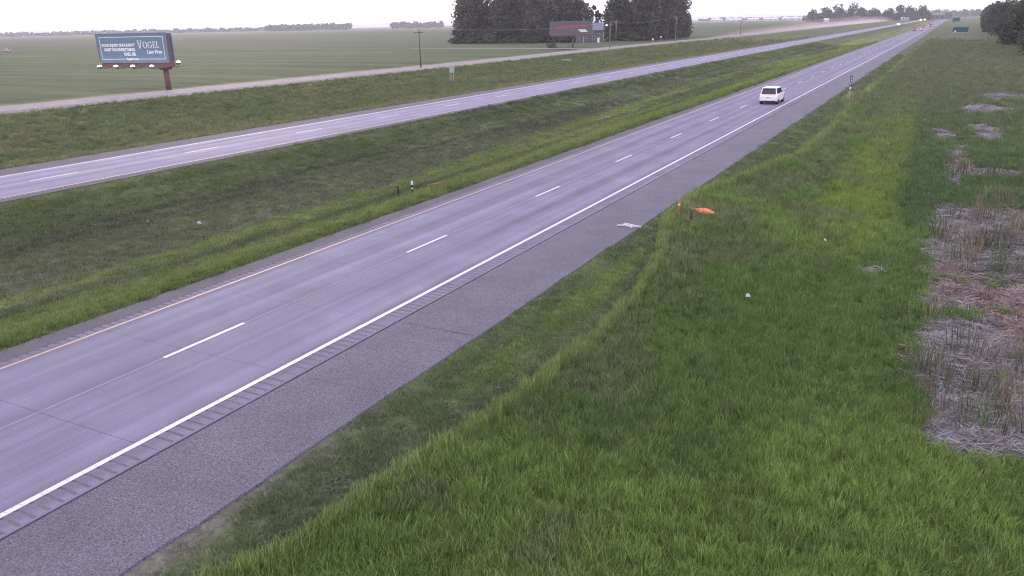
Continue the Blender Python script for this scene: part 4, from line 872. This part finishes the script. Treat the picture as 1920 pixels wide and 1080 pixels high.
    for s in (-1, 1):
        xi, xo = (W * .50, W * .965) if van else (W * .45, W * .95)
        zt1, zt0 = (belt + .03, belt - .20) if van else (belt - .06, belt - .24); yv = -.012
        MB().hexa([(s * xi, yv, zt0 + .06), (s * xo * .90, yv, zt0), (s * xo, yv + .30, zt0 + .02), (s * xi, yv + .1, zt0 + .06)], [(s * xi, yv + .05, zt1 - .06), (s * xo * .88, yv + .05, zt1 - .02), (s * xo * .99, yv + .34, zt1), (s * xi, yv + .14, zt1 - .06)]).build('tail_light', M[tail], root)
        MB().hexa([(s * W * .36, Lg - .06, hood - .52), (s * W * .70, Lg - .06, hood - .52), (s * W * .70, Lg + .05, hood - .50), (s * W * .36, Lg + .05, hood - .50)], [(s * W * .36, Lg - .06, hood - .31), (s * W * .70, Lg - .06, hood - .31), (s * W * .70, Lg + .04, hood - .33), (s * W * .36, Lg + .04, hood - .33)]).build('headlight', M['head'] if head else M['sign_white'], root)
        MB().hexa([(s * (W + .0), yb1 - .55, belt + .02), (s * (W + .18), yb1 - .52, belt + .02), (s * (W + .18), yb1 - .42, belt + .02), (s * W, yb1 - .42, belt + .02)], [(s * W, yb1 - .55, belt + .17), (s * (W + .17), yb1 - .52, belt + .17), (s * (W + .17), yb1 - .42, belt + .17), (s * W, yb1 - .42, belt + .17)]).build('mirror', paint, root)
    MB().hexa([(-W * .84, -.05, .40), (W * .84, -.05, .40), (W * .96, .25, .36), (-W * .96, .25, .36)], [(-W * .84, -.06, .60), (W * .84, -.06, .60), (W * .97, .25, .62), (-W * .97, .25, .62)]).build('bumper', paint, root, bevel=.03)
    MB().box(-W * .8, W * .8, -.02, .3, .24, .39).build('valance', M['black'], root)
    MB().box(-.16, .16, -.015, .03, .68, .82).build('number_plate', M['galv'], root)
    for (y, s) in ((.92, 1), (.92, -1), (Lg - .92, 1), (Lg - .92, -1)):
        wh = link('wheel', TYRE, None, root); wh.location = (s * (W - .10), y, .335); wh.rotation_euler = (0, 0, 0 if s > 0 else math.pi)
        rm = link('rim', RIM, None, wh)
        MB().tube([(s * (W - .25), y, .34), (s * (W + .012), y, .34)], .39, 18).build('wheel_arch', M['black'], root)
    return root
vehicle('van', (-1.68, 91.6, 0), 0, 'white van with lit tail lamps driving away in the right lane', 'van', M['white_car'], True)
vehicle('car', (-5.4, 535, 0), 0, 'dark car with red brake lamps in the left lane, nearest of the far cars', 'car', M['dark_car'], False, 'tail_far', 'far cars driving away')
vehicle('car', (-1.8, 548, 0), 0, 'silver car with red lamps in the right lane, nearest of the far cars', 'car', M['silver_car'], True, 'tail_far', 'far cars driving away')
vehicle('car', (-5.4, 690, 0), 0, 'second far car in the left lane, beyond the dark one', 'car', M['red_car'], False, 'tail_far', 'far cars driving away')
vehicle('car', (-1.8, 720, 0), 0, 'second far car in the right lane, beyond the silver one', 'car', M['dark_car'], True, 'tail_far', 'far cars driving away')
for (x, y, lb, pt, vn) in ((-34.2, 905, 'oncoming car with bright headlights, nearest on the far carriageway', 'dark_car', True), (-37.6, 1560, 'oncoming car with headlights, outer of the far pair', 'silver_car', False), (-34.0, 1640, 'oncoming car with headlights, inner of the far pair', 'white_car', False), (-34.4, 2250, 'most distant oncoming car with headlights', 'dark_car', False)):
    vehicle('car', (x, y, 0), math.pi, lb, 'car', M[pt], vn, 'tail', 'oncoming cars with headlights', True)
vehicle('car', (-450, 281.5, .05), math.radians(90), 'pale pinkish car crossing the crop field at the far left', 'car', mat('pale_pink_paint', (.55, .42, .44), .4, var=.04), True)

# ------------------------------------------------------------------ far buildings and masts
def far_building(u, depth, w_, d_, h, hr, label, wall='pale_wall', roof='pale_wall', z=0):
    x, y = at_dir(u, depth); root = empty('farm_building', (x, y, z), math.atan2(y - CAM.y, x - CAM.x) - math.pi / 2); tag(root, label, 'building', 'far buildings on the skyline')
    gable(root, -w_ / 2, w_ / 2, 0, d_, h, h + hr, M[wall], M[roof], 'x', .3)
    for k in range(3):
        xx = -w_ / 2 + w_ * (k + .5) / 3; MB().box(xx - w_ * .06, xx + w_ * .06, -.06, -.003, h * .3, h * .7).build('window', M['glass'], root)
for i, (u, w_) in enumerate(((1316, 40), (1345, 55), (1378, 40), (1408, 50), (1444, 70))):
    far_building(u, 3000, w_, 25, 6, 4, ['leftmost', 'second', 'middle', 'fourth', 'rightmost and largest'][i] + ' of the white sheds on the skyline right of the windbreak')
far_building(1502, 1420, 8, 8, 4, 2, 'small white shed before the hazy row of trees')
far_building(1690, 1500, 22, 14, 8, 2, 'hazy grey building beside the far highway', 'siding', 'shingle'); far_building(1706, 1560, 16, 12, 12, 1.5, 'taller hazy building beside the far highway', 'siding', 'shingle'); far_building(1636, 1450, 14, 10, 3.4, 1.6, 'low pale building at the right end of the hazy trees')
def mast(x, y, h, label):
    root = empty('light_mast', (x, y, 0)); tag(root, label, 'light mast', 'light masts at the far junction')
    MB().tube([(0, 0, -.5), (0, 0, h)], [.35, .16], 8).build('pole', M['galv'], root, True); MB().tube([(0, 0, h - .5), (0, 0, h - .1)], 1.3, 12).build('lamp_ring', M['steel_dark'], root)
for (u, dp, h, lb) in ((1713, 1700, 26, 'tall light mast left of the far highway'), (1797, 1500, 26, 'tall light mast right of the far highway, before the wood'), (1744, 2100, 22, 'thin distant light mast between the two taller ones')):
    x, y = at_dir(u, dp); mast(x, y, h, lb)

# ------------------------------------------------------------------ dust raised on the gravel road, and the evening haze
def volume_mat(name, col, dens, an=0.0):
    m = bpy.data.materials.new(name); m.use_nodes = True; t_ = m.node_tree; t_.nodes.clear(); o = t_.nodes.new('ShaderNodeOutputMaterial'); v = t_.nodes.new('ShaderNodeVolumePrincipled')
    v.inputs['Color'].default_value = (*col, 1); v.inputs['Density'].default_value = dens; v.inputs['Anisotropy'].default_value = an; t_.links.new(v.outputs['Volume'], o.inputs['Volume']); return m
def dust(y0, y1, x0, wid, hgt, dens, label, seed):
    r = random.Random(seed); n = 30; k = 10; mb = MB()
    for i in range(n + 1):
        s = i / n; e = math.sin(math.pi * min(1, max(0, s))) ** .5 * .98 + .02; hh = hgt * e * r.uniform(.7, 1.15); ww = wid * e * r.uniform(.8, 1.15)
        for j in range(k):
            a = math.pi * j / (k - 1); mb.v.append((x0 - ww * math.cos(a), y0 + (y1 - y0) * s, .09 + hh * math.sin(a)))
    for i in range(n):
        for j in range(k): j2 = (j + 1) % k; mb.f.append((i * k + j, i * k + j2, (i + 1) * k + j2, (i + 1) * k + j))
    mb.f.append(tuple(reversed(range(k)))); mb.f.append(tuple(n * k + j for j in range(k)))
    o = mb.build('dust_cloud', volume_mat('dust', (.98, .80, .84), dens), None, True); bmx = bmesh.new(); bmx.from_mesh(o.data); bmesh.ops.recalc_face_normals(bmx, faces=bmx.faces); bmx.to_mesh(o.data); bmx.free()
    tag(o, label, 'dust', kind='stuff')
dust(405, 1500, -92, 6, 2.6, .009, 'densest pinkish dust low over the gravel road right of the windbreak', 1)
dust(395, 1700, -92, 9, 4.8, .004, 'middle veil of pinkish dust over the gravel road right of the windbreak', 2)
dust(400, 1900, -91, 13, 8.5, .0018, 'thin upper veil of dust drifting over the gravel road right of the windbreak', 3)
hz = MB().box(-12600, 12600, -500, 12600, -2.6, 48).build('haze', volume_mat('evening_haze', (.96, .94, 1.0), 1.5e-4)); tag(hz, 'thin evening haze over the plain', 'haze', kind='stuff')
